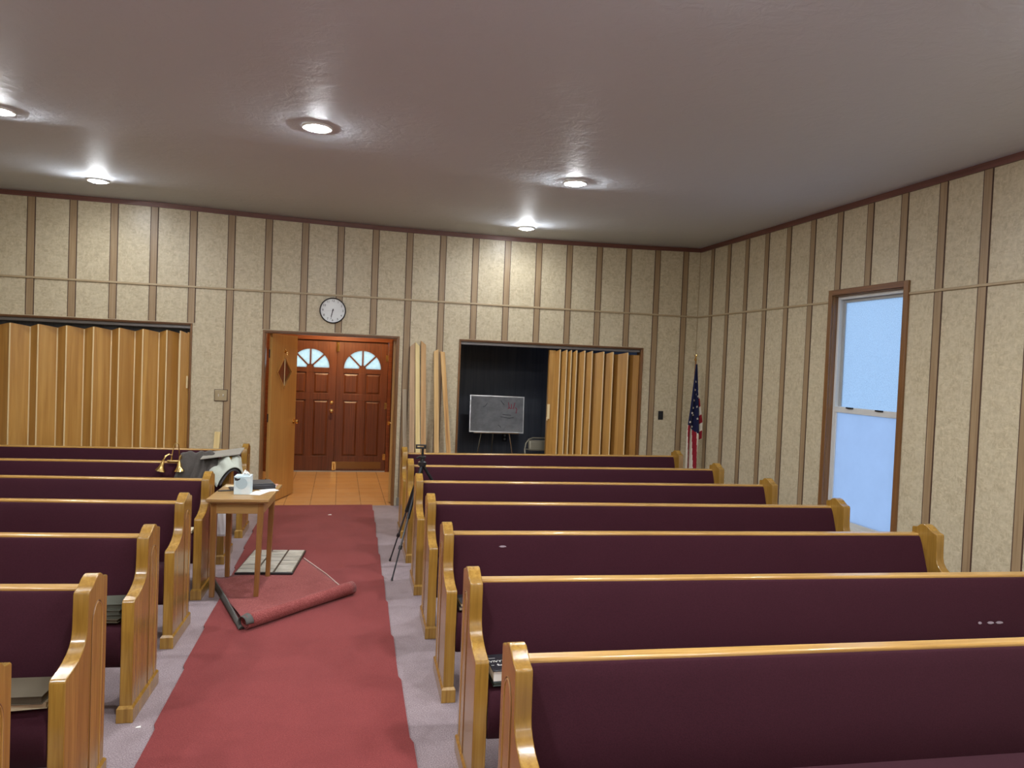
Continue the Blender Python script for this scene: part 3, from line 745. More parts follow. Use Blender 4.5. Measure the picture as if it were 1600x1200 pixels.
# ------------------------------------------------------------------ books on the seats
def book(name, loc, rz, w, d, h, cover, pages, label, group=None, text=None):
    root = empty(name, loc, rz, label, 'book', group)
    t = 0.003
    b = MB(); b.box(-w/2, w/2, -d/2, d/2, 0, t); b.box(-w/2, w/2, -d/2, d/2, h-t, h); b.box(-w/2, w/2, d/2-t, d/2, t, h-t)
    b.build('cover', cover, root, bevel=0.001)
    b = MB(); b.box(-w/2+0.004, w/2-0.004, -d/2+0.003, d/2-t, t, h-t); b.build('pages', pages, root)
    if text:
        for s, sz, px, py in text:
            text_mesh(s, sz, 'lettering', M['paper'], root, Matrix.Translation((px, py, h+0.0004)), 0.0003)
    return root
G1 = 'books on the left pew seats'
SEAT = 0.4715
book('hymnal', (-1.105, 2.93, SEAT), 0.06, 0.22, 0.16, 0.024, M['pages'], M['pages'], 'cream edged book under the olive book on the left pew seat', G1)
book('hymnal', (-1.107, 2.925, SEAT+0.0245), -0.06, 0.225, 0.165, 0.030, M['cover_olive'], M['cover_olive'], 'olive grey hymnal lying on a cream book on the left pew seat', G1)
zz = SEAT
for k, (h, cv, lab) in enumerate(((0.016, M['cover_olive'], 'bottom book of the stack of green grey books on the left'), (0.018, M['cover_green'], 'second book from the bottom of the left green grey stack'), (0.022, M['cover_green'], 'third book from the bottom of the left green grey stack'), (0.024, M['cover_green'], 'topmost book of the stack of green grey books on the left'))):
    book('hymnal', (-1.075+0.004*(k % 2), 3.79+0.005*k, zz), (-0.09, 0.05, -0.03, 0.1)[k]-0.08, 0.19, 0.14, h, cv, cv, lab, 'stack of green grey books'); zz += h+0.0005
book('hymnal', (-1.075, 5.555, SEAT), 0.02, 0.15, 0.12, 0.018, M['pages'], M['pages_white'], 'thin pale book on the seat of the left pew beside the table', G1)
zz = SEAT
book('hymnal', (0.735, 2.866, zz), 0.02, 0.18, 0.155, 0.016, M['cover_dkgreen'], M['cover_dkgreen'], 'thin dark green book lying under the thick black book on a right pew'); zz += 0.0165
book('book', (0.735, 2.872, zz), 0.02, 0.185, 0.165, 0.046, M['cover_black'], M['pages_white'], 'thick black book with white lettering on the second right pew seat', None,
     [('------', 0.020, -0.075, 0.045), ('AVIVYY', 0.026, -0.062, 0.010), ('~  Sur', 0.022, -0.060, -0.025)])
zz = SEAT
book('hymnal', (0.735, 3.745, zz), -0.05, 0.16, 0.14, 0.020, M['cover_black'], M['pages'], 'lower of two pale edged books on the third right pew', 'books on the third right pew'); zz += 0.0205
book('hymnal', (0.737, 3.745, zz), 0.03, 0.16, 0.14, 0.022, M['cover_black'], M['pages'], 'upper of two pale edged books on the third right pew', 'books on the third right pew')
# crumpled tissue on the fourth left pew
def crumple(name, c, r, mat, label, cat, sq=0.7):
    b = MB(); bmesh.ops.create_icosphere(b.bm, subdivisions=3, radius=r)
    for v in b.bm.verts:
        n = math.sin(v.co.x*90+v.co.y*60)*math.sin(v.co.z*80+v.co.x*40); v.co *= 1+0.22*n; v.co.z *= sq; v.co.z = max(v.co.z, -r*0.55)
    o = b.build(name, mat, smooth=False); o.location = c
    return tag(o, label, cat)
crumple('crumpled_tissue', (-1.05, 4.62, SEAT+0.012), 0.018, M['paper'], 'small crumpled white tissue on a left pew seat', 'tissue')

# ------------------------------------------------------------------ runner carpet, remnant, scraps
rn = random.Random(3)
def runner_edge(y, base, ph):
    return base+0.003*math.sin(y*2.3+ph)+(0.014*((y*1.55+ph) % 1.0)-0.007)
b = MB()
ny = 220
def rfn(u, v):
    y = -1.0+v*(8.765+1.0)
    l = runner_edge(y, -0.795, 0.4); r = runner_edge(y, 0.382+0.05*max(0, (y-5)/3.7), 1.9)
    return (l+(r-l)*u, y, 0.007)
b.grid(rfn, 6, ny)
o = b.build('carpet_runner', M['runner'], solid=0.008); tag(o, 'long red carpet runner lying down the aisle', 'carpet')
o.location.z = 0.0

rem = empty('carpet_remnant', (-0.45, 5.75, 0.011), 0, 'loose red carpet remnant with a rolled front edge under the small table', 'carpet')
A_, B_, C_, D_ = Vector((-0.535, 4.80, 0)), Vector((0.135, 5.43, 0)), Vector((-0.25, 6.40, 0)), Vector((-0.90, 5.86, 0))
OFF = Vector((-0.45, 5.75, 0))
b = MB()
def rem_fn(u, v):
    # u along the roll, v away from it
    p = (A_*(1-u)+B_*u)*(1-v)+(D_*(1-u)+C_*u)*v-OFF
    z = 0.004+0.004*math.sin(u*7+v*3)*math.sin(v*5+1)*(0.5)
    if u < 0.12: z += 0.030*(1-u/0.12)**2*(0.6+0.4*math.sin(v*6+1.2))
    return (p.x, p.y, z+0.002)
b.grid(rem_fn, 24, 20); b.build('flat_area', M['remnant'], rem, solid=0.005, smooth=True)
# roll: a spiral swept along A-B
axis = (B_-A_); ln = axis.length; t = axis.normalized(); nrm = Vector((-t.y, t.x, 0))  # points back
b = MB()
def roll_fn(u, v):
    a = -PI/2+v*2.6*PI; r = 0.046-0.013*v
    a0 = A_-OFF+t*(ln*u*1.02-0.01)
    wob = 1+0.03*math.sin(u*9)
    c = a0+Vector((0, 0, 0.050))
    p = c-nrm*(math.sin(a+PI/2)*r*wob)+Vector((0, 0, -math.cos(a+PI/2)*r*wob))
    return tuple(p)
b.grid(roll_fn, 16, 40); b.build('rolled_edge', M['remnant'], rem, solid=0.006, smooth=True)
# dark backing showing on the turned-up left edge
b = MB()
def curl_fn(u, v):
    p = D_*(1-u)+(A_+t*-0.02)*u-OFF
    out = Vector((-0.9, -0.35, 0)).normalized()
    h = 0.018+0.022*math.sin(u*PI*0.9+0.4)
    q = p+out*(0.028*v)
    return (q.x, q.y, 0.008+h*(1-v)*0.6+h*math.sin(v*PI)*0.7)
b.grid(curl_fn, 16, 6); b.build('turned_edge', M['backing'], rem, solid=0.004, smooth=True)
b = MB()
def flap_fn(u, v):
    a = v*1.4*PI
    c = A_-OFF+t*(-0.03+0.05*u)+Vector((0, 0, 0.047))
    r = 0.042+0.012*u
    p = c-nrm*(math.cos(a)*r)+Vector((0, 0, math.sin(a)*r*0.95-0.0))
    return tuple(p)
b.grid(flap_fn, 4, 16); b.build('roll_end_backing', M['backing'], rem, solid=0.004, smooth=True)
b = MB(); b.tube([tuple(C_-OFF+Vector((0, 0, 0.012))), tuple((C_+B_)/2-OFF+Vector((0.004, 0, 0.012))), tuple(B_-OFF+nrm*0.06+Vector((0, 0, 0.012)))], 0.004, 6); b.build('pale_edge', M['white_edge'], rem)

# grey gridded panel lying on the remnant
gp = empty('gridded_panel', (-0.505, 6.29, 0.022), math.radians(-6), 'flat silver grey panel with black grid lines on the floor under the table', 'panel')
def silver():
    m, nt, bs = new_mat('streaky_silver_grey')
    n = noise(nt, coords(nt, (0.5, 2.2, 1)), 9, 5, 0.7, 0.6)
    nt.links.new(ramp(nt, n, [(0.3, (0.16, 0.16, 0.145)), (0.5, (0.38, 0.38, 0.34)), (0.68, (0.60, 0.60, 0.55))]), bs.inputs['Base Color']); bs.inputs['Roughness'].default_value = 0.35
    return m
M['silver'] = silver()
b = MB(); b.box(-0.225, 0.225, -0.345, 0.345, 0.0, 0.016); b.build('base_sheet', M['black'], gp, bevel=0.003)
colx = [-0.222, -0.065, 0.075, 0.222]
rows = [[-0.34, -0.245, -0.12, 0.02, 0.16, 0.34], [-0.34, -0.255, -0.02, 0.19, 0.34], [-0.34, -0.13, 0.0, 0.12, 0.34]]
for c in range(3):
    for r0, r1 in zip(rows[c], rows[c][1:]):
        b = MB(); b.box(colx[c]+0.008, colx[c+1]-0.008, r0+0.005, r1-0.005, 0.016, 0.020); b.build('panel_tile', M['silver'], gp, bevel=0.0012)
# scraps
for x, y, s, lab in ((-1.02, 3.62, 0.012, 'tiny white paper scrap on the grey carpet by the left pews'), (-0.06, 8.2, 0.02, 'tiny white scrap near the far end of the red runner')):
    z = 0.0 if x < -0.8 else 0.0115
    b = MB(); b.bm.faces.new([b.bm.verts.new(p) for p in ((-s, -s*0.5, 0.002), (s, -s*0.3, 0.001), (s*0.8, s*0.6, 0.005), (-s*0.6, s*0.5, 0.002))])
    o = b.build('paper_scrap', M['paper'], solid=0.001); o.location = (x if x > -0.8 else -0.87, y if x > -0.8 else 3.62, z); tag(o, lab, 'scrap')

# ------------------------------------------------------------------ small oak table and the things on it
M['oak_x'] = wood('table_oak', (0.23, 0.125, 0.040), (0.37, 0.215, 0.075), (0.48, 0.30, 0.12), 'x', 0.35, 0.25, 40)
M['oak_z'] = wood('table_leg_oak', (0.19, 0.085, 0.022), (0.28, 0.13, 0.035), (0.34, 0.17, 0.05), 'z', 0.35, 0.25, 40)
TX, TY, TZ = -0.658, 5.68, 0.742
tb = empty('side_table', (TX, TY, 0.0185), math.radians(-4), 'small oak table standing in the aisle beside the left pews', 'table')
hz = TZ-0.0185
b = MB(); b.box(-0.215, 0.215, -0.315, 0.315, hz-0.022, hz); b.box(-0.205, 0.205, -0.305, 0.305, hz-0.032, hz-0.022); b.build('tabletop', M['oak_x'], tb, bevel=0.004)
b = MB()
for x0, x1, y0, y1 in ((-0.175, 0.165, -0.262, -0.242), (-0.175, 0.165, 0.242, 0.262), (-0.182, -0.162, -0.25, 0.25), (0.152, 0.172, -0.25, 0.25)): b.box(x0, x1, y0, y1, hz-0.115, hz-0.032)
b.build('apron', M['oak_x'], tb, bevel=0.002)
for sx, xx in ((-1, -0.172), (1, 0.152)):
    for yy in (-0.245, 0.245):
        t0, t1 = 0.021, 0.0165; ex = 0.0; ox = -0.018 if sx > 0 else 0.0
        b = MB(); b.hexa([(xx+ox-t1, yy-t1, 0), (xx+ox+t1, yy-t1, 0), (xx+ox+t1, yy+t1, 0), (xx+ox-t1, yy+t1, 0), (xx-t0, yy-t0, hz-0.033), (xx+t0, yy-t0, hz-0.033), (xx+t0, yy+t0, hz-0.033), (xx-t0, yy+t0, hz-0.033)])
        b.build('leg', M['oak_z'], tb, bevel=0.003)
# tissue box
bx = empty('tissue_box', (-0.672, 5.60, TZ+0.0005), math.radians(-3), 'white and pale blue tissue box standing on the small table', 'box')
def tissue_mat():
    m, nt, bs = new_mat('pale_blue_card')
    n = noise(nt, coords(nt, (1, 1, 1)), 10, 4, 0.6)
    nt.links.new(ramp(nt, n, [(0.3, (0.50, 0.66, 0.74)), (0.55, (0.66, 0.76, 0.80)), (0.7, (0.74, 0.80, 0.82))]), bs.inputs['Base Color']); bs.inputs['Roughness'].default_value = 0.5
    return m
b = MB(); b.box(-0.057, 0.057, -0.057, 0.057, 0, 0.135); b.build('carton', tissue_mat(), bx, bevel=0.002)
b = MB(); b.lathe([(0.042, -0.0575), (0.042, -0.0583)], 32, (-0.004, 0, 0.082), 'y'); b.build('printed_circle', plain('grey_blue_print', (0.40, 0.52, 0.58), 0.5), bx)
b = MB(); b.prism([(-0.055, 0.128), (-0.050, 0.104), (-0.03, 0.102), (-0.014, 0.112), (-0.012, 0.122), (-0.03, 0.118)], 'y', -0.0586, -0.0575); b.build('printed_mark', M['cover_black'], bx)
b = MB(); b.grid(lambda u, v: (-0.01+0.055*u+0.008*math.sin(v*5), 0.03*(v-0.5)+0.01*math.sin(u*6), 0.134+0.034*math.sin(PI*u)*(0.6+0.4*v)+0.006*math.sin(9*u+4*v)), 10, 8); b.build('tissue', M['paper'], bx, smooth=True, solid=0.001)
# binder, notebook, papers, pen, keys
bd = empty('binder', (-0.565, 5.865, TZ+0.0005), math.radians(14), 'black zipped binder behind the tissue box on the table', 'binder')
b = MB(); b.box(-0.085, 0.085, -0.11, 0.11, 0, 0.034); b.build('cover', M['cover_black'], bd, bevel=0.006)
b = MB(); b.box(-0.075, 0.09, -0.105, 0.105, 0.011, 0.022); b.build('page_block', M['pages_white'], bd)
b = MB(); b.box(-0.08, 0.07, -0.10, 0.09, 0.034, 0.044); b.build('notebook', plain('grey_notebook', (0.05, 0.052, 0.056), 0.5), bd, bevel=0.002)
tag(MB().box(-0.05, 0.05, -0.075, 0.075, 0, 0.002).build('paper_sheet', M['paper']), 'white sheet of paper on the front right of the table', 'paper').location = (-0.568, 5.60, TZ+0.0005)
o = bpy.data.objects['paper_sheet']; o.rotation_euler = (0, 0, -0.35)
o = tag(MB().box(-0.06, 0.06, -0.05, 0.05, 0, 0.0015).build('envelope', M['paper']), 'white folded paper beside the binder on the table', 'paper'); o.location = (-0.50, 5.715, TZ+0.0005); o.rotation_euler = (0, 0, 0.5)
o = tag(MB().box(-0.055, 0.055, -0.04, 0.04, 0, 0.002).build('note_card', plain('pinkish_card', (0.50, 0.27, 0.20), 0.7)), 'reddish card at the back right corner of the table', 'card'); o.location = (-0.508, 5.95, TZ+0.0005)
if False: pass
pen = empty('pen', (-0.80, 5.68, TZ+0.0065), math.radians(12), 'black pen lying on the table left of the tissue box', 'pen')
MB().tube([(-0.06, 0, 0), (0.05, 0, 0)], 0.005, 8).build('barrel', M['black'], pen, smooth=True)
MB().tube([(0.05, 0, 0), (0.072, 0, 0)], [0.004, 0.001], 8).build('tip', M['nickel'], pen, smooth=True)
o = tag(MB().box(-0.03, 0.03, -0.045, 0.045, 0, 0.012).build('wallet', M['cover_black'], bevel=0.004), 'small black wallet on the table behind the pen', 'wallet'); o.location = (-0.765, 5.78, TZ+0.0005); o.rotation_euler = (0, 0, 0.3)
o = tag(MB().box(-0.04, 0.04, -0.03, 0.03, 0, 0.0015).build('receipt', M['pages']), 'small cream slip at the back left of the table', 'paper'); o.location = (-0.80, 5.90, TZ+0.0005)

# white plastic bag hanging in front of the coat pew
b = MB()
def bag_fn(u, v):
    a = 2*PI*u; r = (0.012+0.030*math.sin(PI*min(1, v*0.62+0.10))**0.8)*(1+0.13*math.sin(3*a+4*v)+0.08*math.sin(7*a-6*v))
    return (r*math.cos(a)*1.0, r*math.sin(a)*0.8, -0.30*v)
b.grid(bag_fn, 28, 16)
o = b.build('plastic_bag', M['white_plastic'], smooth=True, solid=0.002); o.location = (-0.915, 6.29, 0.56); tag(o, 'white plastic bag hanging behind the table at the end of a left pew', 'bag')
b = MB(); b.tube([(-0.02, 0.0, -0.02), (-0.022, 0.03, 0.02), (-0.02, 0.09, 0.036), (0.0, 0.12, 0.036), (0.016, 0.09, 0.036), (0.018, 0.03, 0.02), (0.012, 0.0, -0.02)], 0.004, 6); b.build('bag_handle', M['white_plastic'], o, smooth=True)

# ------------------------------------------------------------------ coats on the pew back, flat folder, brass sconce
M['dark_coat'] = fabric('dark_grey_coat_cloth', (0.055, 0.048, 0.043), (0.085, 0.074, 0.066), 180, 0.2)
M['light_coat'] = fabric('pale_grey_green_coat_cloth', (0.38, 0.40, 0.34), (0.50, 0.52, 0.45), 180, 0.2)
M['coat_lining'] = plain('dark_coat_lining', (0.035, 0.03, 0.03), 0.8)
PX, PY = -1.0, 6.35            # the coat pew: rail from y 6.70 to 6.76 near its end
def drape(name, cx, hw, mat, label, top, front, back, folds, seed, yr=6.745, bulge=0.03, solid=0.012):
    """cloth hung over the pew back; v runs from behind, over the rail, down the front"""
    r2 = random.Random(seed); ph = [r2.uniform(0, 6.28) for _ in range(6)]
    b = MB()
    def fn(u, v):
        x = (u-0.5)*2*hw
        edge = math.sin(PI*u)
        wob = math.sin(u*folds*2*PI+ph[0])*0.6+math.sin(u*folds*3.7+ph[1])*0.4
        hgt = top*(0.55+0.45*edge**0.6)
        if v < 0.3:
            k = v/0.3; y = 0.075-0.02*k; z = -back+(back+0.0)*k
        elif v < 0.5:
            k = (v-0.3)/0.2; a = PI*k; y = 0.052*math.cos(a); z = hgt*math.sin(a)**0.8
        else:
            k = (v-0.5)/0.5; y = -0.06-0.05*k**0.7-bulge*math.sin(PI*min(1, k*0.9)); z = -front*k*(0.75+0.25*edge)
        d = wob*0.034*(0.35+abs(v-0.4)*1.4)+0.006*math.sin(u*33+v*9)
        return (x*(1+0.10*(v-0.5))+0.012*math.sin(v*9+ph[2]), y-d*(1 if v > 0.4 else -0.4), z+0.010*math.sin(u*9+ph[3])+0.007*math.sin(u*23+ph[4]+v*5))
    b.grid(fn, 44, 36)
    o = b.build(name, mat, smooth=True, solid=solid)
    o.location = (cx, yr, 0.825); o.rotation_euler = (0, 0, math.radians(-4))
    return tag(o, label, 'coat')
drape('draped_coat', -1.175, 0.155, M['dark_coat'], 'dark grey coat thrown over the back of a left pew', 0.075, 0.26, 0.22, 2.2, 4)
lc = empty('draped_jacket', (-0.95, 6.62, 0.66), 0, 'pale grey jacket with dark lining thrown over the end of a left pew', 'coat')
LF, TF, RF = Vector((-0.975, 6.36, 0.655)), Vector((-0.862, 6.44, 0.806)), Vector((-0.775, 6.47, 0.70))    # open hem
LB, TB, RB = Vector((-1.115, 6.70, 0.70)), Vector((-0.955, 6.71, 0.875)), Vector((-0.815, 6.70, 0.80))     # under the folder
def arc3(a, t_, c, u):
    k = 4*u*(1-u)
    base = a*(1-u)+c*u; mid = (a+c)*0.5
    return base+(t_-mid)*(k**0.7)
def hood(u, v, inset=0.0):
    f = arc3(LF, TF, RF, u); bk = arc3(LB, TB, RB, u)
    p = bk*(1-v)+f*v
    fold = 0.016*math.sin(u*17+v*2.0)+0.008*math.sin(u*31-v*3)
    amp = math.sin(PI*min(1, 0.15+v*0.9))*(1-0.75*v**3)
    cen = ((LF+RF)/2)*v+((LB+RB)/2)*(1-v)
    out = (p-cen); out.y *= 0.2
    out = out.normalized() if out.length > 1e-5 else Vector((0, 0, 1))
    p = p+out*(fold*amp-inset)+Vector((0, 0, 0.012*math.sin(PI*v)))
    return tuple(p-Vector((-0.95, 6.62, 0.66)))
MB().grid(lambda u, v: hood(u, v), 48, 24).build('jacket_body', M['light_coat'], lc, smooth=True, solid=0.008)
MB().grid(lambda u, v: hood(u, 0.55+0.455*v, 0.012+0.016*v), 48, 10).build('lining', M['coat_lining'], lc, smooth=True, solid=0.010)
# flat folder on the coats
fo = tag(MB().box(-0.165, 0.165, -0.12, 0.12, 0, 0.010).build('flat_folder', plain('grey_folder', (0.30, 0.28, 0.24), 0.5), bevel=0.002), 'flat grey folder lying tilted on top of the coats', 'folder')
fo.location = (-0.985, 6.72, 0.885); fo.rotation_euler = (math.radians(6), math.radians(-8.5), math.radians(-2))
# brass sconce with two bell cups hung on the pew rail
sc_ = empty('brass_sconce', (-1.375, 6.66, 0.815), math.radians(-4), 'brass wall sconce with two bell cups hung over a left pew back', 'sconce')
b = MB(); b.tube([(0.03, 0.07, 0.02), (0.025, 0.065, 0.10), (0.02, 0.06, 0.15), (0.005, 0.055, 0.165), (-0.012, 0.05, 0.15), (-0.02, 0.045, 0.10), (-0.03, 0.04, 0.03), (-0.035, 0.03, -0.0)], 0.0045, 8); b.build('hook', M['brass'], sc_, smooth=True)
b = MB(); b.tube([(-0.06, 0.035, 0.005), (0.075, 0.035, 0.005)], 0.011, 10); b.build('crossbar', M['brass'], sc_, smooth=True)
def bell(x, tilt):
    e = MB(); e.lathe([(0.003, 0.05), (0.008, 0.048), (0.010, 0.03), (0.016, 0.018), (0.018, 0.0), (0.024, -0.02), (0.040, -0.045), (0.043, -0.050), (0.038, -0.048), (0.015, -0.015), (0.003, -0.012)], 20)
    o = e.build('bell_cup', M['brass'], sc_, smooth=True); o.location = (x, -0.03, -0.02); o.rotation_euler = (0, tilt, 0)
    return o
bell(-0.085, math.radians(14)); bell(0.055, math.radians(-2))
b = MB(); b.tube([(-0.07, -0.03, 0.03), (-0.06, -0.02, 0.055), (-0.04, 0.0, 0.07), (-0.02, 0.02, 0.06), (-0.02, 0.033, 0.01)], [0.006, 0.009, 0.006, 0.004, 0.004], 8); b.build('arm', M['brass'], sc_, smooth=True)
b = MB(); b.tube([(0.055, -0.03, 0.03), (0.058, -0.025, 0.05), (0.062, -0.01, 0.065), (0.06, 0.015, 0.05), (0.05, 0.033, 0.01)], [0.006, 0.009, 0.006, 0.004, 0.004], 8); b.build('arm', M['brass'], sc_, smooth=True)

# ------------------------------------------------------------------ tripod
tp = empty('tripod', (0.675, 6.09, 0), 0, 'black camera tripod with phone clamp standing between right pews', 'tripod')
hub = Vector((0.035, 0.0, 0.90))
for foot in ((0.459-0.675, 5.746-6.09), (0.482-0.675, 6.32-6.09), (0.60, 0.05)):
    f = Vector((foot[0], foot[1], 0.004)); d = (hub-f)
    lg = MB().tube([tuple(f+d*0.52), tuple(hub)], 0.014, 10).build('leg', M['black_metal'], tp, smooth=True)
    MB().tube([tuple(f+d*0.26), tuple(f+d*0.54)], 0.0085, 10).build('leg_section', M['grey_metal'], lg, smooth=True)
    MB().tube([tuple(f+d*0.02), tuple(f+d*0.28)], 0.006, 10).build('leg_section', M['black_metal'], lg, smooth=True)
    for k in (0.27, 0.53): MB().tube([tuple(f+d*(k-0.015)), tuple(f+d*(k+0.015))], 0.015, 10).build('leg_lock', M['black'], lg, smooth=True)
    MB().tube([tuple(f), tuple(f+d*0.025)], [0.010, 0.008], 10).build('rubber_foot', M['black'], lg, smooth=True)
b = MB(); b.lathe([(0.012, 0.88), (0.034, 0.885), (0.036, 0.915), (0.020, 0.925), (0.018, 0.945), (0.030, 0.95), (0.030, 0.965), (0.014, 0.97)], 18, (hub.x, hub.y, 0)); b.build('shoulder', M['black'], tp, smooth=True)
b = MB(); b.tube([(hub.x, 0, 0.60), (hub.x, 0, 1.03)], 0.0105, 12); b.build('centre_column', M['black_metal'], tp, smooth=True)
b = MB(); b.box(hub.x-0.055, hub.x+0.028, -0.012, 0.012, 1.030, 1.044); b.box(hub.x-0.060, hub.x-0.048, -0.014, 0.014, 1.03, 1.066); b.box(hub.x+0.010, hub.x+0.028, -0.014, 0.014, 1.03, 1.062); b.box(hub.x-0.06, hub.x+0.028, -0.012, 0.012, 1.056, 1.066); b.build('phone_clamp', M['black'], tp, bevel=0.002)
b = MB(); b.tube([(hub.x-0.03, -0.01, 0.958), (hub.x-0.055, -0.03, 0.950)], 0.008, 8); b.build('knob', M['black'], tp, smooth=True)

# ------------------------------------------------------------------ clock
ck = empty('wall_clock', (-0.107, D-0.001, 2.333), 0, 'round white wall clock with black rim above the doorway', 'clock')
CR = 0.152
b = MB(); b.lathe([(CR-0.008, 0.0), (CR, 0.0), (CR, -0.036), (CR-0.006, -0.042), (CR-0.012, -0.036), (CR-0.012, -0.0)], 48, axis='y', caps=False); b.build('rim', M['black'], ck, smooth=True)
b = MB(); b.lathe([(CR-0.011, -0.001), (CR-0.011, -0.020)], 48, axis='y'); b.build('dial', plain('clock_dial', (0.82, 0.85, 0.86), 0.6), ck)
for hnum in range(1, 13):
    a = math.radians(90-30*hnum)
    text_mesh(str(hnum), 0.036, 'numeral', M['black'], ck, face_text(0.115*math.cos(a), -0.0208, 0.115*math.sin(a)), 0.0004)
def hand(name, ang, l, w, y, mat, tail=0.02):
    a = math.radians(90-ang); d = Vector((math.cos(a), math.sin(a))); n_ = Vector((-d.y, d.x))*w
    pts = [-d*tail+n_, -d*tail-n_, d*l-n_*0.5, d*l+n_*0.5]
    MB().prism([(p.x, p.y) for p in pts], 'y', y-0.001, y).build(name, mat, ck)
hand('hour_hand', 194, 0.078, 0.006, -0.024, M['black']); hand('minute_hand', 191, 0.108, 0.004, -0.027, M['black']); hand('second_hand', 263, 0.105, 0.0012, -0.030, M['grey_frame'])
MB().lathe([(0.008, -0.02), (0.008, -0.033), (0.001, -0.034)], 12, axis='y').build('hand_pin', M['black'], ck)

# ------------------------------------------------------------------ wall plates
sw = empty('switch_plate', (-1.322, D-0.0085, 1.292), 0, 'square brass double switch plate left of the doorway', 'switch')
b = MB(); b.box(-0.072, 0.072, -0.003, 0.0, -0.068, 0.068); b.build('plate_shadow_rim', M['edge_shade'], sw, bevel=0.001)
b = MB(); b.box(-0.066, 0.066, -0.008, -0.003, -0.062, 0.062); b.build('plate', plain('aged_brass_plate', (0.55, 0.47, 0.32), 0.28, 0.75), sw, bevel=0.006)
for x in (-0.025, 0.025):
    b = MB(); b.hexa([(x-0.006, -0.008, -0.014), (x+0.006, -0.008, -0.014), (x+0.005, -0.008, 0.010), (x-0.005, -0.008, 0.010), (x-0.004, -0.022, 0.004), (x+0.004, -0.022, 0.004), (x+0.004, -0.02, 0.014), (x-0.004, -0.02, 0.014)]); b.build('toggle', M['pages_white'], sw)
sw2 = empty('switch_plate', (4.167, D-0.001, 1.184), 0, 'black switch plate on the back wall near the flag', 'switch')
b = MB(); b.box(-0.036, 0.036, -0.006, 0, -0.058, 0.058); b.build('plate', M['black'], sw2, bevel=0.003)
b = MB(); b.box(-0.008, 0.008, -0.014, -0.006, -0.016, 0.016); b.build('toggle', M['cover_black'], sw2, bevel=0.002)

# ------------------------------------------------------------------ boards leaning on the back wall
def plank_mat(name, d, m_, l): return wood(name, d, m_, l, 'z', 0.6, 0.0, 35)
PM = [plank_mat('board_tan', (0.33, 0.20, 0.10), (0.45, 0.29, 0.16), (0.55, 0.38, 0.22)), plank_mat('board_yellow', (0.62, 0.45, 0.18), (0.74, 0.57, 0.26), (0.80, 0.64, 0.33)),
      plank_mat('board_orange', (0.34, 0.17, 0.06), (0.52, 0.30, 0.12), (0.64, 0.42, 0.19)), plank_mat('board_gold', (0.48, 0.28, 0.10), (0.62, 0.39, 0.15), (0.70, 0.48, 0.22)), plank_mat('board_grain', (0.25, 0.09, 0.02), (0.60, 0.34, 0.11), (0.78, 0.55, 0.26)),
      plank_mat('board_grey', (0.30, 0.24, 0.16), (0.40, 0.32, 0.22), (0.48, 0.39, 0.28))]
def plank(xt, zt, xb, yb, w, t, mat, label, cut=0.0, yt=D-0.015):
    """board whose foot stands at (xb,yb) and whose top edge touches the wall at (xt,zt)"""
    b = MB()
    h = math.sqrt((xt-xb)**2+(yt-yb)**2+zt**2)
    b.hexa([(-w/2, -t/2, 0), (w/2, -t/2, 0), (w/2, t/2, 0), (-w/2, t/2, 0), (-w/2, -t/2, h-max(0, cut)), (w/2, -t/2, h-max(0, -cut)), (w/2, t/2, h-max(0, -cut)), (-w/2, t/2, h-max(0, cut))])
    o = b.build('leaning_board', mat, bevel=0.0015)
    zax = Vector((xt-xb, yt-yb, zt)).normalized(); yax = zax.cross(Vector((1, 0, 0))).normalized(); xax = yax.cross(zax)
    o.matrix_world = Matrix(((xax.x, yax.x, zax.x, xb), (xax.y, yax.y, zax.y, yb), (xax.z, yax.z, zax.z, 0.006), (0, 0, 0, 1)))
    return tag(o, label, 'board', 'boards leaning on the back wall')
plank(0.845, 1.99, 0.87, 8.40, 0.060, 0.020, PM[0], 'brownish board, leftmost of the tall boards leaning right of the door', 0.05)
plank(0.905, 2.0, 0.945, 8.385, 0.052, 0.020, PM[1], 'pale yellow board leaning right of the door', -0.05)
plank(0.978, 2.02, 1.01, 8.40, 0.060, 0.020, PM[2], 'orange board with pointed top in the middle of the leaning boards', -0.05)
plank(1.136, 1.925, 1.17, 8.38, 0.055, 0.020, PM[3], 'golden board leaning, second from the right of the row', 0.03)
plank(1.216, 1.90, 1.36, 8.42, 0.055, 0.020, PM[4], 'strongly grained board, rightmost, leaning next to the dark opening', -0.01)
plank(0.770, 1.42, 0.81, 8.55, 0.05, 0.020, PM[5], 'shorter greyish board leaning closest to the doorway', 0.0)
plank(-1.345, 0.865, -1.37, 8.60, 0.062, 0.020, PM[1], 'short pale board leaning below the brass switch plate', 0.0)

# ------------------------------------------------------------------ flag
fl = empty('flag', (4.445, 8.38, 0), 0, 'furled United States flag on a pole in the far corner', 'flag')
b = MB(); b.lathe([(0.12, 0.0), (0.12, 0.02), (0.09, 0.04), (0.03, 0.06), (0.02, 0.10), (0.015, 0.12)], 24); b.build('flag_stand', M['brass'], fl, smooth=True)
MB().tube([(0, 0, 0.05), (0.004, 0, 1.93)], 0.011, 12).build('flag_pole', M['oak_z'], fl, smooth=True)
b = MB(); b.lathe([(0.006, 1.92), (0.016, 1.93), (0.018, 1.945), (0.008, 1.955), (0.012, 1.965)], 14)
b.tube([(0, 0, 1.96), (0.003, -0.004, 1.985), (0.006, -0.010, 2.005)], [0.008, 0.011, 0.005], 10)
for s in (-1, 1): b.tube([(s*0.006, 0, 1.975), (s*0.022, 0.002, 2.000), (s*0.027, 0.004, 2.02)], [0.005, 0.007, 0.002], 8, flat=0.5)
b.build('eagle_finial', M['brass'], fl, smooth=True)
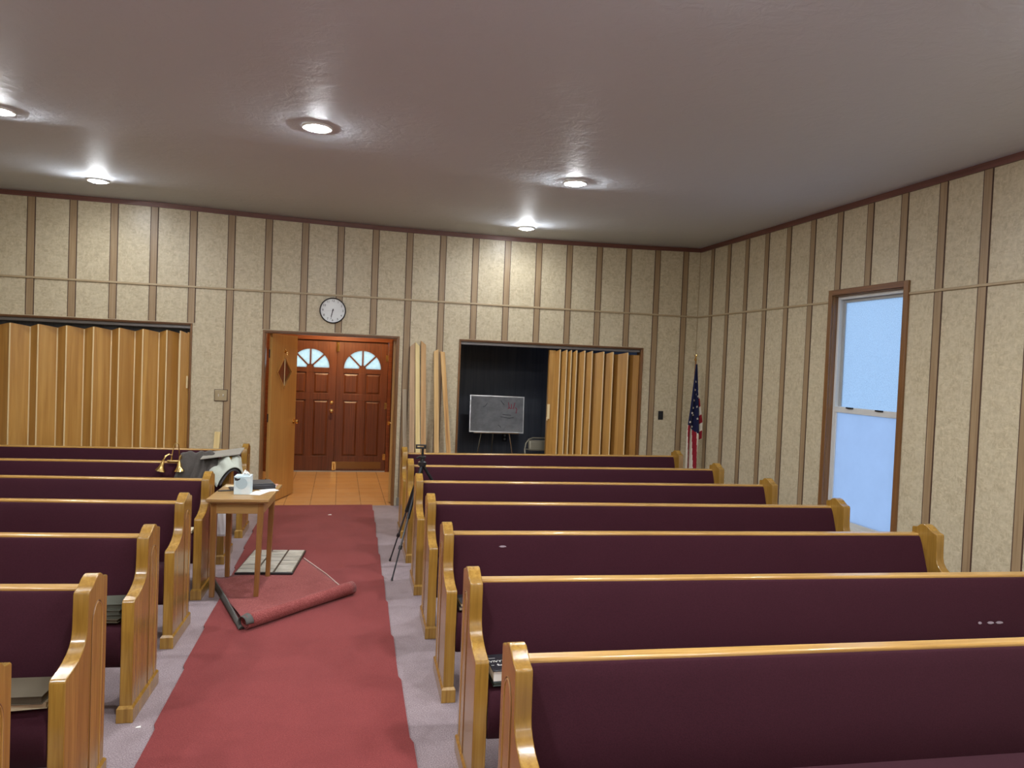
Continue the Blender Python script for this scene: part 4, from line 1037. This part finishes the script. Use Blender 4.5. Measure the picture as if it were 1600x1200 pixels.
M['navy'] = fabric('flag_navy', (0.010, 0.012, 0.045), (0.016, 0.018, 0.06), 200, 0.1); M['fred'] = fabric('flag_red', (0.22, 0.012, 0.022), (0.30, 0.02, 0.03), 200, 0.1); M['fwhite'] = fabric('flag_white', (0.62, 0.55, 0.45), (0.72, 0.65, 0.54), 200, 0.1)
ZT, ZB = 1.88, 0.40
def flag_main(u, v):
    z = ZT-(ZT-ZB)*v
    half = 0.012+0.130*min(1, v*1.7)**1.0 if v < 0.6 else 0.142-0.03*(v-0.6)
    x = -half*0.72+(half*1.25)*u - 0.03*max(0, v-0.3)*0.6
    y = -0.03-0.035*math.sin(u*PI*2.5+0.5+v*0.8)*min(1, v*2+0.2)-0.02*math.sin(u*PI)
    return (x, y, z-0.05*u*v)
def flag_mat(u, v):
    nav = v < 0.52+0.07*u
    if nav: return 0
    s = (u*1.15-(v-0.52)*0.55)
    return 2 if int((s+10)*3.6) % 2 else 1
def flag_side(u, v):
    z = 1.50-0.62*v
    x = 0.012+0.052*min(1, v*1.3+0.15)+0.052*u*min(1, v+0.35)-0.012
    y = -0.055+0.025*math.sin(u*PI+0.4)
    return (x, y, z+0.05*u)
def side_mat(u, v): return 2 if int(v*6.001+0.02*u) % 2 == 0 else 1
cl_ = MB().grid(flag_main, 40, 110, flag_mat).build('flag_cloth', [M['navy'], M['fred'], M['fwhite']], fl, smooth=True, solid=0.004)
MB().grid(flag_side, 10, 48, side_mat).build('flag_fly_fold', [M['navy'], M['fred'], M['fwhite']], fl, smooth=True, solid=0.004)
def star(u, v, r):
    p = Vector(flag_main(u, v)); pts = []
    for k in range(10):
        rr = r if k % 2 == 0 else r*0.42; a = PI/2+k*PI/5; pts.append((p.x+rr*math.cos(a), p.z+rr*math.sin(a)))
    MB().prism(pts, 'y', p.y-0.010, p.y-0.006).build('star', M['fwhite'], cl_)
for u, v in ((0.50, 0.15), (0.45, 0.22), (0.85, 0.27), (0.42, 0.31), (0.45, 0.375), (0.20, 0.42), (0.52, 0.435), (0.10, 0.50), (0.47, 0.535), (0.75, 0.36), (0.78, 0.46)): star(u, v, 0.017)
